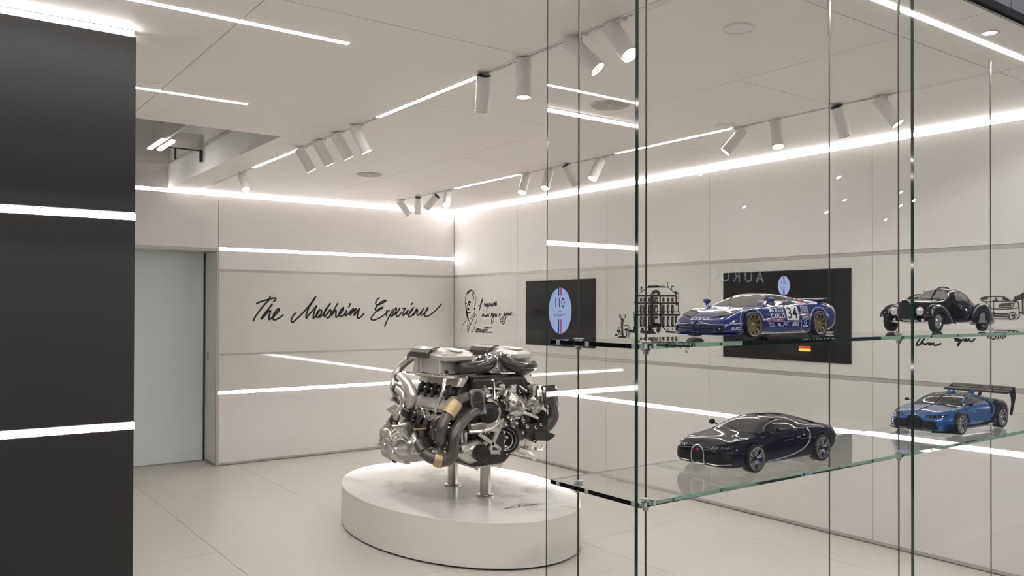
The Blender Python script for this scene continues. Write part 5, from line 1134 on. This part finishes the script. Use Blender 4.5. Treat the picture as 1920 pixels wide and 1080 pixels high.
# ---- black vintage coupe with separate wings, upper shelf
vb = mat('vintage_black_paint', (.006, .006, .007), .25, spec=0, coat=1.0)
AT = dict(zb=[(-.42, .40), (0, .34), (1, .28), (3, .28), (3.6, .34), (4.0, .42)],
  yw=[(-.42, .24), (-.36, .30), (0, .36), (.6, .45), (1.2, .60), (1.7, .72), (2.3, .76), (2.9, .70), (3.4, .55), (3.8, .34), (4.0, .12)],
  zw=[(-.42, .66), (.6, .62), (1.5, .58), (3, .55), (4.0, .46)],
  ys=[(-.42, .22), (-.36, .28), (0, .33), (.6, .41), (1.2, .55), (1.7, .68), (2.3, .70), (2.9, .63), (3.4, .48), (3.8, .28), (4.0, .10)],
  zs=[(-.42, .90), (0, .90), (.6, .90), (1.2, .91), (1.7, .90), (2.3, .86), (2.9, .78), (3.5, .64), (4.0, .50)],
  yg=[(-.42, .17), (-.36, .21), (0, .25), (.6, .32), (1.1, .48), (1.3, .60), (1.7, .64), (2.3, .64), (2.9, .56), (3.4, .40), (3.8, .22), (4.0, .07)],
  zg=[(-.42, .98), (0, .98), (.6, .98), (1.1, .97), (1.3, .98), (1.7, .99), (2.3, .97), (2.9, .87), (3.5, .69), (4.0, .51)],
  yr=[(-.42, .09), (0, .13), (.6, .17), (1.1, .38), (1.3, .50), (1.5, .52), (1.9, .50), (2.4, .47), (2.9, .38), (3.4, .26), (3.8, .14), (4.0, .04)],
  zr=[(-.42, 1.015), (0, 1.02), (.6, 1.03), (1.1, 1.03), (1.3, 1.13), (1.5, 1.29), (1.9, 1.35), (2.4, 1.28), (2.9, 1.08), (3.4, .83), (3.8, .63), (4.0, .52)],
  zc=[(-.42, 1.02), (0, 1.035), (.6, 1.045), (1.1, 1.05), (1.3, 1.20), (1.5, 1.36), (1.9, 1.425), (2.4, 1.35), (2.9, 1.14), (3.4, .87), (3.8, .65), (4.0, .53)])
SA = [-.42, -.40, -.36, -.25, 0, .3, .6, .9, 1.08, 1.2, 1.3, 1.4, 1.5, 1.65, 1.8, 2.0, 2.2, 2.4, 2.65, 2.9, 3.15, 3.4, 3.6, 3.8, 3.92, 4.0]
v = Car('model_car', 'black vintage coupe model with separate wings and round headlamps on the upper shelf', (3.205, 1.708, ZU+.0012))
bb = v.loft(AT, SA); bb.normal_update(); v.tree = BVHTree.FromBMesh(bb); v.part('body', bb, vb, angle=60)
v.patch('side_window', MT['glassgrey'], 's', [(1.46, 1.00), (1.9, .99), (2.3, .98)], [(1.52, 1.22), (1.9, 1.30), (2.28, 1.20)], 14, 6, .004, (-1, 1)); v.patch('rear_quarter_window', MT['glassgrey'], 's', [(2.40, .97), (2.65, .94), (2.78, .93)], [(2.40, 1.17), (2.58, 1.10), (2.76, .97)], 8, 5, .004, (-1, 1))
v.line('window_frame', vb, 's', [(1.46, 1.0), (1.52, 1.22), (1.9, 1.30), (2.28, 1.2), (2.30, .98), (1.9, .99)], .012, (-1, 1), closed=True, sm=0, off=.006)
for sd in (-1, 1):
    v.patch('windscreen', MT['glassgrey'], 'f', [(sd*.03, 1.075), (sd*.25, 1.06), (sd*.44, 1.05)], [(sd*.03, 1.33), (sd*.22, 1.31), (sd*.42, 1.22)], 10, 6, .006)
    v.line('windscreen_frame', MT['rimsilver'], 'f', [(sd*.03, 1.075), (sd*.25, 1.06), (sd*.44, 1.05), (sd*.47, 1.12), (sd*.42, 1.23), (sd*.22, 1.32), (sd*.03, 1.34)], .008, closed=True, sm=0, off=.008)
b = BM(); P = [(-.05, 1.04), (.6, 1.055), (1.1, 1.06), (1.3, 1.21), (1.5, 1.37), (1.9, 1.437), (2.4, 1.365), (2.9, 1.155), (3.4, .885), (3.8, .665)]
Ps = smooth_path([(p[0], 0, p[1]) for p in P], 4); prism(b, [(p.x, -.012, p.z) for p in Ps]+[(p.x, -.012, p.z+(.035 if p.x > 1.2 else .012)) for p in reversed(Ps)], (0, .024, 0)); fin = v.part('dorsal_seam', b, vb, smooth=False, label='raised riveted centre seam')
b = BM()
for i in range(40):
    p = Ps[min(len(Ps)-1, int(i*len(Ps)/40))]; lathe(b, (p.x, -.013, p.z+.022), (0, -1, 0), [(0, .009), (.006, .006), (.006, 0)], 6)
v.part('rivets', b, vb, fin)['kind'] = 'stuff'
# pointed upright grille
hv = [(-.20, .42), (-.25, .62), (-.22, .84), (-.12, .98), (0, 1.02), (.12, .98), (.22, .84), (.25, .62), (.20, .42)]
b = BM(); prism(b, [(-.47, y*.95, z) for y, z in hv], (.06, 0, 0)); gr_ = v.part('grille', b, MT['grill'], smooth=False)
b = BM(); tube(b, [(-.475, y, z) for y, z in hv], .020, 8, 3, closed=False); v.part('grille_frame', b, MT['rimsilver'], gr_, label='slim silver grille frame')
for k in range(7):
    b = BM(); y = -.15+.05*k; tube(b, [(-.478, y, .46), (-.478, y, .96-abs(y)*.9)], .005, 6, 0); v.part('grille_bar', b, MT['block'], gr_)
for sd in (-1, 1):
    # front wing: swept shell over the wheel, tapering back to the sill
    def wing(pts, nm, lab=None):
        b = BM(); rg = []
        for x, z, yo, yi, zl in pts:
            sec = [(yi, zl), (yi, z-.06), (yi+(yo-yi)*.35, z), (yi+(yo-yi)*.72, z-.02), (yo, z-.14 if z-.14 > zl else zl+.02), (yo-.01, zl)]
            rg.append([b.verts.new((x, sd*y, q)) for y, q in sec])
        for A, B2 in zip(rg, rg[1:]):
            for i in range(5): b.faces.new((A[i], A[i+1], B2[i+1], B2[i]))
        bmesh.ops.recalc_face_normals(b, faces=b.faces[:]); b2 = v.subdiv(b, 2); o = v.part(nm, b2, vb, label=lab, angle=180)
        so = o.modifiers.new('thick', 'SOLIDIFY'); so.thickness = .003; return o
    wing([(-.44, .50, .86, .58, .46), (-.40, .66, .89, .56, .54), (-.26, .82, .92, .54, .66), (-.02, .92, .93, .50, .70), (.25, .90, .92, .46, .60), (.50, .78, .90, .44, .44), (.78, .60, .86, .46, .30), (1.05, .44, .80, .50, .26), (1.25, .34, .76, .52, .25)], 'front_wing')
    wing([(2.28, .42, .78, .62, .28), (2.38, .64, .86, .60, .28), (2.56, .84, .92, .56, .22), (2.85, .96, .95, .50, .20), (3.12, .94, .95, .44, .20), (3.40, .80, .92, .36, .25), (3.62, .62, .86, .34, .29), (3.80, .42, .78, .36, .28)], 'rear_wing')
    b = BM(); prism(b, [(2.32, sd*.955, .29), (2.38, sd*.96, .54), (2.56, sd*.97, .62), (2.66, sd*.97, .60), (2.70, sd*.97, .40), (2.82, sd*.965, .29)], (0, -sd*.02, 0)); v.part('wing_stone_guard', b, MT['rimsilver'], smooth=False, label='silver stone guard')
    b = BM(); lathe(b, (-.36, sd*.41, .66), (-1, 0, 0), [(-.20, 0), (-.14, .08), (-.02, .132), (.0, .137), (.01, .128)], 24); hl = v.part('headlamp', b, vb)
    b = BM(); lathe(b, (-.36, sd*.41, .66), (-1, 0, 0), [(-.005, .128), (.012, .124), (.030, .07), (.034, 0)], 24); v.part('lamp_lens', b, MT['lampg'], hl, label='pale lamp lens')
    b = BM(); tube(b, [(-.355, sd*.41+.132*math.cos(a), .66+.132*math.sin(a)) for a in [2*PI*k/24 for k in range(24)]], .009, 6, 0, closed=True); v.part('lamp_ring', b, MT['rimsilver'], hl)
    b = BM(); tube(b, [(-.32, sd*.41, .56), (-.27, sd*.41, .46), (-.2, sd*.42, .42)], .018, 8, 3); v.part('lamp_bracket', b, vb, hl)
    b = BM(); lathe(b, (-.40, sd*.53, .70), (-1, 0, .1), [(-.05, 0), (-.02, .03), (.02, .034), (.03, 0)], 12); v.part('side_lamp', b, MT['rimsilver'])
b = BM(); tube(b, [(-.20, -.75, .34), (-.22, 0, .30), (-.20, .75, .34)], .028, 10, 5); v.part('front_axle', b, MT['rimsilver'])
for sd in (-1, 1):
    b = BM(); tube(b, [(-.30, sd*.30, .40), (-.10, sd*.32, .36), (.3, sd*.34, .40)], .03, 8, 3); v.part('leaf_spring', b, MT['rimblack'])
    b = BM(); lathe(b, (-.24, sd*.46, .40), (0, sd, 0), [(-.04, .05), (.04, .05), (.045, 0)], 12); v.part('damper', b, MT['rimsilver'])
b = BM(); tube(b, [(-.34, -.5, .55), (-.36, 0, .52), (-.34, .5, .55)], .014, 8, 4); v.part('tie_bar', b, MT['rimsilver'])
v.line('door_seam', MT['grill'], 's', [(1.42, .98), (1.40, .6), (1.46, .34), (2.2, .34), (2.34, .6), (2.34, .96)], .005, (-1, 1), .0005)
v.line('bonnet_hinge', MT['grill'], 't', [(-.3, -.18), (.4, -.24), (1.05, -.40)], .005, off=.001)
for k in range(9): v.line('bonnet_louvre', MT['grill'], 's', [(.1+.09*k, .80), (.13+.09*k, .60)], .008, (-1,), .001)
v.line('door_handle', MT['rimsilver'], 's', [(2.14, .80), (2.26, .81)], .012, (-1, 1))
for x, yy in ((0, .72), (2.98, .74)):
    for sd in (-1, 1): v.wheel(x, sd*yy, .345, .17, .215, 'disc', MT['rimsilver'], None, MT['chrome'])
# ================================================================ drawings, lettering and screens on the walls
def Wt(ox, oy, sc): return lambda x, y: at(ox+x/sc, oy+y/sc, Y=YT-.0006)
def Wr(ox, oy, sc): return lambda x, y: at(ox+x/sc, oy+y/sc, X=XR-.0006)
def wall_art(name, label, cat, groups, m=None):
    """groups: list of (mapper, normal, width, strokes)"""
    b = BM()
    for fn, nrm, w, strokes in groups:
        for st_ in strokes:
            ww = w
            if st_ and not isinstance(st_[0], tuple): ww, st_ = w*st_[0], st_[1:]
            ribbon(b, [fn(*p) for p in st_], ww, nrm, 5 if len(st_) > 2 else 0, False)
    c = sum((v.co for v in b.verts), Vector())/len(b.verts)
    for v_ in b.verts: v_.co -= c
    o = new_obj(name, b, m or MT['ink']); o.location = c; return tag(o, label, cat)
NT, NR = (0, -1, 0), (-1, 0, 0)
wall_art('wall_lettering', 'large black handwritten lettering across the glass band of the end wall', 'lettering', [
 (Wt(465, 540, 13.5), NT, .0185, [
  [(565,200),(530,300),(400,440),(230,660),(165,760),(130,840)], [(205,400),(330,345),(530,285),(620,260),(680,255),(700,280),(680,315),(640,350)],
  [(615,400),(560,480),(430,640),(330,790),(420,700),(500,610),(560,575),(565,600),(535,690),(525,770),(545,795),(600,760),(690,680),(770,590),(785,545),(765,530),(715,575),(650,670),(630,750),(650,805),(700,800),(800,750),(905,670)]]),
 (Wt(540, 540, 12.8), NT, .0185, [
  [(205,590),(150,630),(95,720),(75,775),(90,815),(125,815),(230,720),(370,580),(520,410),(670,200)], [(670,200),(570,360),(490,490),(440,640),(435,735)], [(435,735),(500,640),(600,530),(690,420)], [(690,420),(665,480),(620,610),(600,735)],
  [(600,735),(680,660),(740,560),(770,510),(700,590),(685,690),(720,700),(790,620),(805,550),(775,515)],
  [(745,710),(830,640),(930,500),(1005,380),(1000,395),(900,520),(870,620),(870,705)], [(870,705),(940,620),(1010,520),(1030,560),(1020,640),(985,700),(940,720),(930,690)],
  [(1200,360),(1110,510),(1030,670)], [(1030,670),(1090,600),(1150,525),(1150,600),(1145,680),(1160,700),(1220,650),(1290,570),(1330,490),(1320,470),(1260,540),(1225,630),(1250,680),(1310,660),(1380,590),(1410,530),(1385,610),(1375,670),(1440,620),(1560,500)],
  [(1500,365),(1450,480)], [(1575,480),(1530,560),(1475,660)], [(1475,660),(1560,560),(1635,490),(1600,580),(1580,670)], [(1580,670),(1650,570),(1715,495),(1680,600),(1660,690),(1685,725),(1750,690),(1830,605)]]),
 (Wt(685, 540, 12.8), NT, .0170, [
  [(345,230),(290,270),(250,340),(255,390),(300,405),(400,370),(480,320),(490,300),(450,305),(350,360),(260,460),(235,510),(255,545),(310,540),(400,490),(425,470),(390,470),(300,520),(190,640),(135,730),(160,765),(230,765),(350,710),(480,620),(585,525)],
  [(515,525),(505,600),(510,685)], [(665,505),(600,630),(520,780),(460,930)], [(605,685),(640,640),(690,540),(740,475),(745,500),(720,590),(640,680),(605,685)],
  [(690,640),(780,560),(825,490),(780,560),(740,640),(760,690),(820,650),(880,570)], [(885,495),(960,490),(920,560),(900,650),(920,655),(1000,560),(1030,520),(1000,600),(990,650)], [(1140,350),(1095,415)],
  [(1040,640),(1110,550),(1160,465),(1150,480),(1080,560),(1035,650),(1045,695),(1100,670),(1160,600)], [(1235,495),(1190,580),(1145,670)], [(1145,670),(1200,580),(1255,520),(1240,600),(1250,660),(1300,620),(1370,540),(1410,480)],
  [(1410,480),(1360,560),(1330,630),(1350,655),(1420,600),(1490,520),(1500,470),(1450,560),(1425,640),(1445,685),(1530,660),(1650,570),(1760,460),(1840,375)]])])
D = Wr(855, 530, 9.818)
wall_art('portrait_sketch', 'black ink sketch of a man in a suit on the wall beside the corner', 'drawing', [(D, NR, .0078, [
  [(280,130),(230,150),(195,200),(175,270),(170,350),(175,440),(185,520),(200,620),(235,700)], [(280,130),(320,160),(355,230),(370,300),(360,380),(350,450),(345,520),(345,560)],
  [2.2,(295,195),(320,250),(325,310)], [3.2,(205,205),(225,180),(250,155)], [1.5,(250,150),(300,150),(340,200)], [2.6,(178,360),(190,400)], [3.0,(225,375),(250,350),(275,372)], [2.6,(232,400),(258,408)], [1.2,(215,400),(198,470),(225,492),(240,470)], [2.8,(225,470),(240,500)],
  [1.8,(200,540),(225,552),(262,540)], [1.4,(250,540),(255,560)], [3.4,(188,490),(200,540),(212,600),(228,680)], [3,(205,585),(220,640)], [1.8,(345,380),(356,400),(340,440)], [2.4,(330,480),(345,485)],
  [(240,700),(300,620),(345,560)], [1.5,(350,590),(300,700),(255,800),(215,930)], [(345,560),(390,650),(350,790),(320,880),(280,905)], [(200,680),(130,770),(112,820),(105,880)], [.8,(225,700),(212,790),(205,900)], [.8,(240,700),(246,780),(215,805)], [.8,(270,760),(240,850),(225,910)]])])
def squig(x0, y0, x1, y1, h, n, seed):
    r = random.Random(seed); P = []
    for i in range(n+1):
        t = i/n; x, y = x0+(x1-x0)*t, y0+(y1-y0)*t
        P += [(x-5, y+h*(.35+.3*r.random())), (x+11, y-h*(.35+.45*r.random()))]
    return P
wall_art('handwritten_quote', 'two lines of black handwriting with a signature beside the portrait sketch', 'lettering', [(D, NR, .0092, [
  [(415,410),(425,445),(440,420),(495,265)], [1.6,(497,305),(460,410),(432,515)], squig(520,410,600,420,60,4,1), [(585,400),(575,470),(558,535)], squig(610,410,745,400,60,6,2), [(745,335),(735,440)], [(725,345),(715,430)],
  squig(480,610,520,600,50,2,3), [(500,520),(505,510)], squig(545,610,605,600,50,3,4), [(545,640),(580,560)], [(655,560),(645,630)], squig(650,600,750,600,55,5,5), [1.1,(700,620),(690,700),(665,755),(650,725),(665,660),(700,610)],
  squig(790,600,815,595,50,1,6), [(815,500),(818,505)], [1.2,(905,535),(880,610),(850,700),(825,720),(815,690),(860,620)], squig(880,590,1010,580,55,6,7), [1.2,(930,620),(890,740),(862,762),(862,720),(920,640)], [(1030,545),(1000,610)],
  [(440,850),(370,862),(360,895),(400,885),(412,840),(380,930)], squig(415,880,590,872,35,8,8), [1.5,(380,908),(520,908),(672,916)], [1.2,(525,832),(590,822),(612,836),(662,830)], [(515,880),(505,940)]])])
C_ = Wr(1145, 520, 9.0)
def win(x, y0, y1, w=17):
    return [[1.4,(x-w,y1),(x-w,y0+14),(x,y0),(x+w,y0+14),(x+w,y1)], [2.0,(x-w+3,y1-4),(x+w,y1-4)], [1.0,(x+2,y0+8),(x+2,y1)], [2.6,(x-w+8,y0+20),(x+w-6,y0+20)], [1.6,(x-w+8,y0+30),(x-w+8,y1)]]
ws = []
for x in (515, 575, 655, 890, 970, 1045):
    ws += win(x, 345, 405, 15)+win(x, 470, 610)+win(x, 665, 820)
ws += win(765, 340, 420, 24)+win(765, 470, 610, 26)+win(765, 665, 800, 30)
wall_art('mansion_sketch', 'black ink sketch of a tall mansion with a mansard roof behind the racing car', 'drawing', [(C_, NR, .0054, ws+[
  [1.4,(490,275),(600,180)], [1.2,(600,180),(640,172),(960,165)], [2.6,(630,155),(820,150)], [1.2,(640,145),(920,150)], [1.6,(965,75),(970,165),(1085,260)], [1.6,(1030,200),(1030,155),(1070,152)], [3.4,(505,175),(535,175)], [3.2,(512,200),(520,240)],
  [3,(420,312),(1085,312)], [2.4,(420,436),(1150,436)], [3,(400,634),(1165,634)], [1.2,(400,578),(1165,578)], [1.4,(420,835),(1090,830)],
  [4,(690,310),(690,880)], [3,(716,310),(716,820)], [3,(835,310),(838,830)], [1.6,(855,430),(860,810)], [3.2,(688,292),(715,245),(765,226),(810,245),(832,292)], [2,(715,292),(740,258),(765,250),(795,262),(812,292)], [1.4,(765,250),(765,295)], [1.2,(740,258),(740,295)], [1.2,(790,258),(790,295)],
  [3,(1080,255),(1100,265),(1108,470)], [1.6,(1090,270),(1120,252),(1150,290)], [1.4,(1150,300),(1150,440)], [4,(1100,640),(1105,900)], [1.4,(1165,580),(1165,635)], [3,(1095,450),(1140,450)], [1.4,(1140,450),(1140,575)], [1.6,(1120,320),(1120,370)],
  [2,(410,395),(410,440),(440,455)], [3,(410,445),(430,460)], [1.6,(395,580),(395,635)], [4,(405,645),(412,830)], [1.4,(440,460),(440,575)], [3,(405,310),(425,300)], [4,(395,830),(400,890)],
  [5,(310,905),(430,915)], [5,(500,915),(640,930)], [3,(620,940),(760,940)], [8,(640,880),(690,830),(740,805)], [8,(740,810),(800,810),(815,870),(780,920)], [4,(640,900),(730,905)], [2,(640,880),(720,885)], [3,(820,820),(860,800)], [3,(930,915),(1110,930)], [2,(870,830),(930,890)], [2,(960,860),(965,895)], [3,(510,870),(560,880)], [3,(1040,870),(1055,880)]])])
wall_art('deer_sketch', 'black ink sketch of two deer beside the mansion drawing', 'drawing', [(C_, NR, .0062, [
  [1.8,(150,625),(160,672),(196,712)], [1.4,(242,622),(248,662),(205,712)], [(175,640),(165,670)], [(262,655),(230,685)], [2.6,(175,725),(196,712),(214,735),(196,755)], [4,(190,745),(192,830),(200,905)], [3.5,(198,900),(206,1003)], [(215,760),(215,805),(260,815),(300,815),(318,868)], [3,(235,885),(300,880)], [2,(275,895),(268,1000)], [1.4,(308,885),(305,1012)],
  [(185,825),(150,840),(115,885)], [3,(110,905),(160,895)], [2,(150,900),(130,965)], [1.6,(172,900),(180,970)], [3,(75,972),(120,975)], [2.6,(130,1006),(265,1006)]])])
wall_art('name_lettering', 'small descender stroke of black handwriting under the mansion drawing', 'lettering', [(Wr(1250, 500, 5.333), NR, .006, [[(228,800),(205,855),(190,850),(200,815),(230,795)], [(150,800),(140,815),(130,805)]])])
Zc = Wr(1600, 480, 5.144)
wall_art('car_sketch', 'charcoal sketch of a modern coupe on the wall behind the vintage model', 'drawing', [(Zc, NR, .0058, [
  [1.6,(485,450),(540,402),(600,376),(690,372),(790,376)], [2.6,(500,445),(545,410),(580,400)], [1.4,(480,455),(590,450)], [3,(590,410),(680,400)], [(430,440),(470,440)], [1.2,(425,445),(415,500),(420,580)], [2,(600,440),(690,440)], [1.2,(470,455),(450,500)], [.8,(685,330),(685,370)]])], mat('sketch_grey', (.06, .058, .055), .6))
Ze = Wr(1820, 450, 4.0)
wall_art('car_sketch', 'charcoal sketch of a wedge-shaped sports car beyond the vintage model', 'drawing', [(Ze, NR, .0048, [
  [1.6,(70,440),(110,428),(180,424),(250,428),(297,458)], [1.2,(75,438),(105,462),(300,458)], [3.4,(85,440),(130,436)], [3,(240,438),(280,452)], [2,(180,432),(200,455),(165,455)], [(105,462),(140,490),(150,540),(150,590)], [1.4,(300,462),(350,462),(362,500),(364,575),(340,594)], [1.2,(150,515),(260,518),(360,508)], [2.5,(225,490),(305,486)], [1.4,(210,502),(230,480),(318,476),(305,502),(210,502)],
  [2,(165,552),(285,556)], [2.6,(165,570),(285,576)], [1.2,(150,590),(250,592),(340,594)], [1.6,(290,565),(300,545),(332,548),(338,575),(295,596),(290,565)], [3,(305,565),(332,566)], [(172,460),(172,580)], [3.4,(155,550),(185,552)], [.8,(318,476),(350,465)]])], bpy.data.materials['sketch_grey'])
wall_art('palm_sketch', 'charcoal scribble of a palm crown on the wall at the picture edge of the band', 'drawing', [(Ze, NR, .005, [squig(325,440,400,405,30,5,11), squig(330,450,400,425,22,5,12), [2,(390,400),(392,560)], [1,(330,455),(400,440)], [2,(365,545),(400,545)]])], bpy.data.materials['sketch_grey'])
F_ = Wr(1700, 620, 9.6)
wall_art('name_lettering', 'black handwritten model name under the coupe sketch, just beside the green joint', 'lettering', [(F_, NR, .0085, [
  [1.2,(245,140),(190,215),(180,260),(210,265),(250,230),(322,140)], [1.4,(322,140),(270,220),(248,255)], [(250,255),(300,212),(308,250),(340,232),(336,260)], [(380,150),(378,166)], [(362,222),(350,260),(388,214),(402,226)], [1.3,(412,228),(400,255),(430,255),(437,226),(412,226)], [1.3,(458,220),(446,255),(482,220),(490,256),(530,266),(575,250),(625,226)]])])
wall_art('name_lettering', 'black handwritten model name with a long looped letter, under the vintage model', 'lettering', [(F_, NR, .0085, [
  [1.2,(858,152),(884,138),(876,190),(912,130)], [(905,182),(938,160),(930,140),(905,172),(932,190),(950,165)], [1.2,(952,148),(956,180),(988,150)], [1.2,(985,155),(950,232),(922,272),(925,240),(982,182)], [(1002,158),(992,190),(1022,150),(1036,160)], [1.2,(1052,154),(1042,185),(1066,185),(1076,154),(1052,152)], [1.2,(1102,150),(1092,186),(1128,150),(1142,190),(1180,190),(1235,138)]])])
wall_art('name_lettering', 'black handwritten initials and number under the wedge-shaped car sketch', 'lettering', [(F_, NR, .0068, [
  [(1500,90),(1470,100),(1466,126),(1500,132),(1530,100)], [(1530,92),(1600,98),(1592,140),(1555,152),(1530,122)], [(1660,80),(1640,152)], [(1700,80),(1680,146)], [(1745,80),(1716,130),(1740,136),(1786,92),(1750,80)]])])
# ---- wall screens
MT['screen'] = mat('screen_glass', (.008, .008, .008), .08, spec=.3, emit=.008, ecol=(1, .96, .92))
MT['logo'] = emitter('logo_blue', (.225, .268, .43), 1.0)
MT['logoink'] = emitter('logo_ink', (.012, .014, .022), 1.0)
def flat(s_, bm, m, nm, y, z, w=None, h=None, lift=.0014, parent=None):
    pass
def screen(y0, y1, label):
    z0, z1 = 1.216, 1.889; yc, zc = (y0+y1)/2, (z0+z1)/2
    t = thing('wall_screen', label, 'screen', (XR, yc, zc))
    hw, hh = (y0-y1)/2, (z1-z0)/2
    b = BM(); box(b, (-.0095, -hw, -hh), (-.0004, hw, hh)); new_obj('casing', b, MT['black'], t, bevel=.004)
    b = BM(); box(b, (-.0102, -hw+.006, -hh+.006), (-.009, hw-.006, hh-.006)); new_obj('display', b, MT['screen'], t)
    return t
def onscreen(t, pts, m, nm, lift=.0104):
    b = BM(); prism(b, [(-lift, y, z) for y, z in pts], (-.0002, 0, 0)); return new_obj(nm, b, m, t)
def scr_text(t, s_, y, z, w, h, m, nm='lettering', lift=.0110, **k):
    bm = fit_text(s_, w=w, h=h, **k); b = BM(); merge(b, bm, lambda c: Vector((-lift, y-c.x, z+c.y))); return new_obj(nm, b, m, t)
def logo(t, yc, zc, a, h):
    onscreen(t, [(yc+a*math.cos(q), zc+h*math.sin(q)) for q in [2*PI*k/48 for k in range(48)]], MT['logo'], 'logo_oval')
    for dy, col in ((.115*a, (.02, .035, .16)), (-.085*a, (.22, .03, .025))):
        m = bpy.data.materials.get('stripe%d' % (dy > 0)) or emitter('stripe%d' % (dy > 0), col, 1.0)
        for s0, s1 in ((.66, .985), (-.985, -.38)):
            onscreen(t, [(yc+dy+.05*a, zc+h*s0), (yc+dy-.05*a, zc+h*s0), (yc+dy-.05*a, zc+h*s1), (yc+dy+.05*a, zc+h*s1)], m, 'logo_stripe', .0107)
    scr_text(t, '110', yc, zc+.35*h, a*.82, h*.42, MT['logoink']); scr_text(t, 'ANS', yc, zc-.02*h, a*.32, h*.075, MT['logoink'], spacing=1.3); scr_text(t, 'BUGATTI', yc, zc-.20*h, a*1.02, h*.12, MT['logoink'], spacing=1.2)
t1 = screen(7.030, 5.926, 'smaller-looking dark wall screen with a large pale blue oval emblem')
q = at(1050, 582.5, X=XR-.010); logo(t1, q.y-t1.location.y, q.z-t1.location.z, .180, .232)
t2 = screen(4.385, 3.263, 'dark wall screen behind the racing car with a small oval emblem and a flag')
q = at(1469.8, 535.6, X=XR-.010); logo(t2, q.y-t2.location.y, q.z-t2.location.z, .052, .073)
a0, a1 = at(1498, 644, X=XR-.010)-t2.location, at(1520, 659, X=XR-.010)-t2.location
for k, col in enumerate(((.02, .02, .02), (.50, .05, .03), (.60, .55, .06))):
    z0, z1 = a0.z+(a1.z-a0.z)*k/3, a0.z+(a1.z-a0.z)*(k+1)/3
    onscreen(t2, [(a0.y, z0), (a1.y, z0), (a1.y, z1), (a0.y, z1)], emitter('flag%d' % k, col, 1.0), 'flag_band')
q = at(1481, 631, X=XR-.010)-t2.location; scr_text(t2, 'IMMER WIEDER', q.y, q.z, .34, .034, emitter('caption_white', (.6, .6, .62), 1.0))
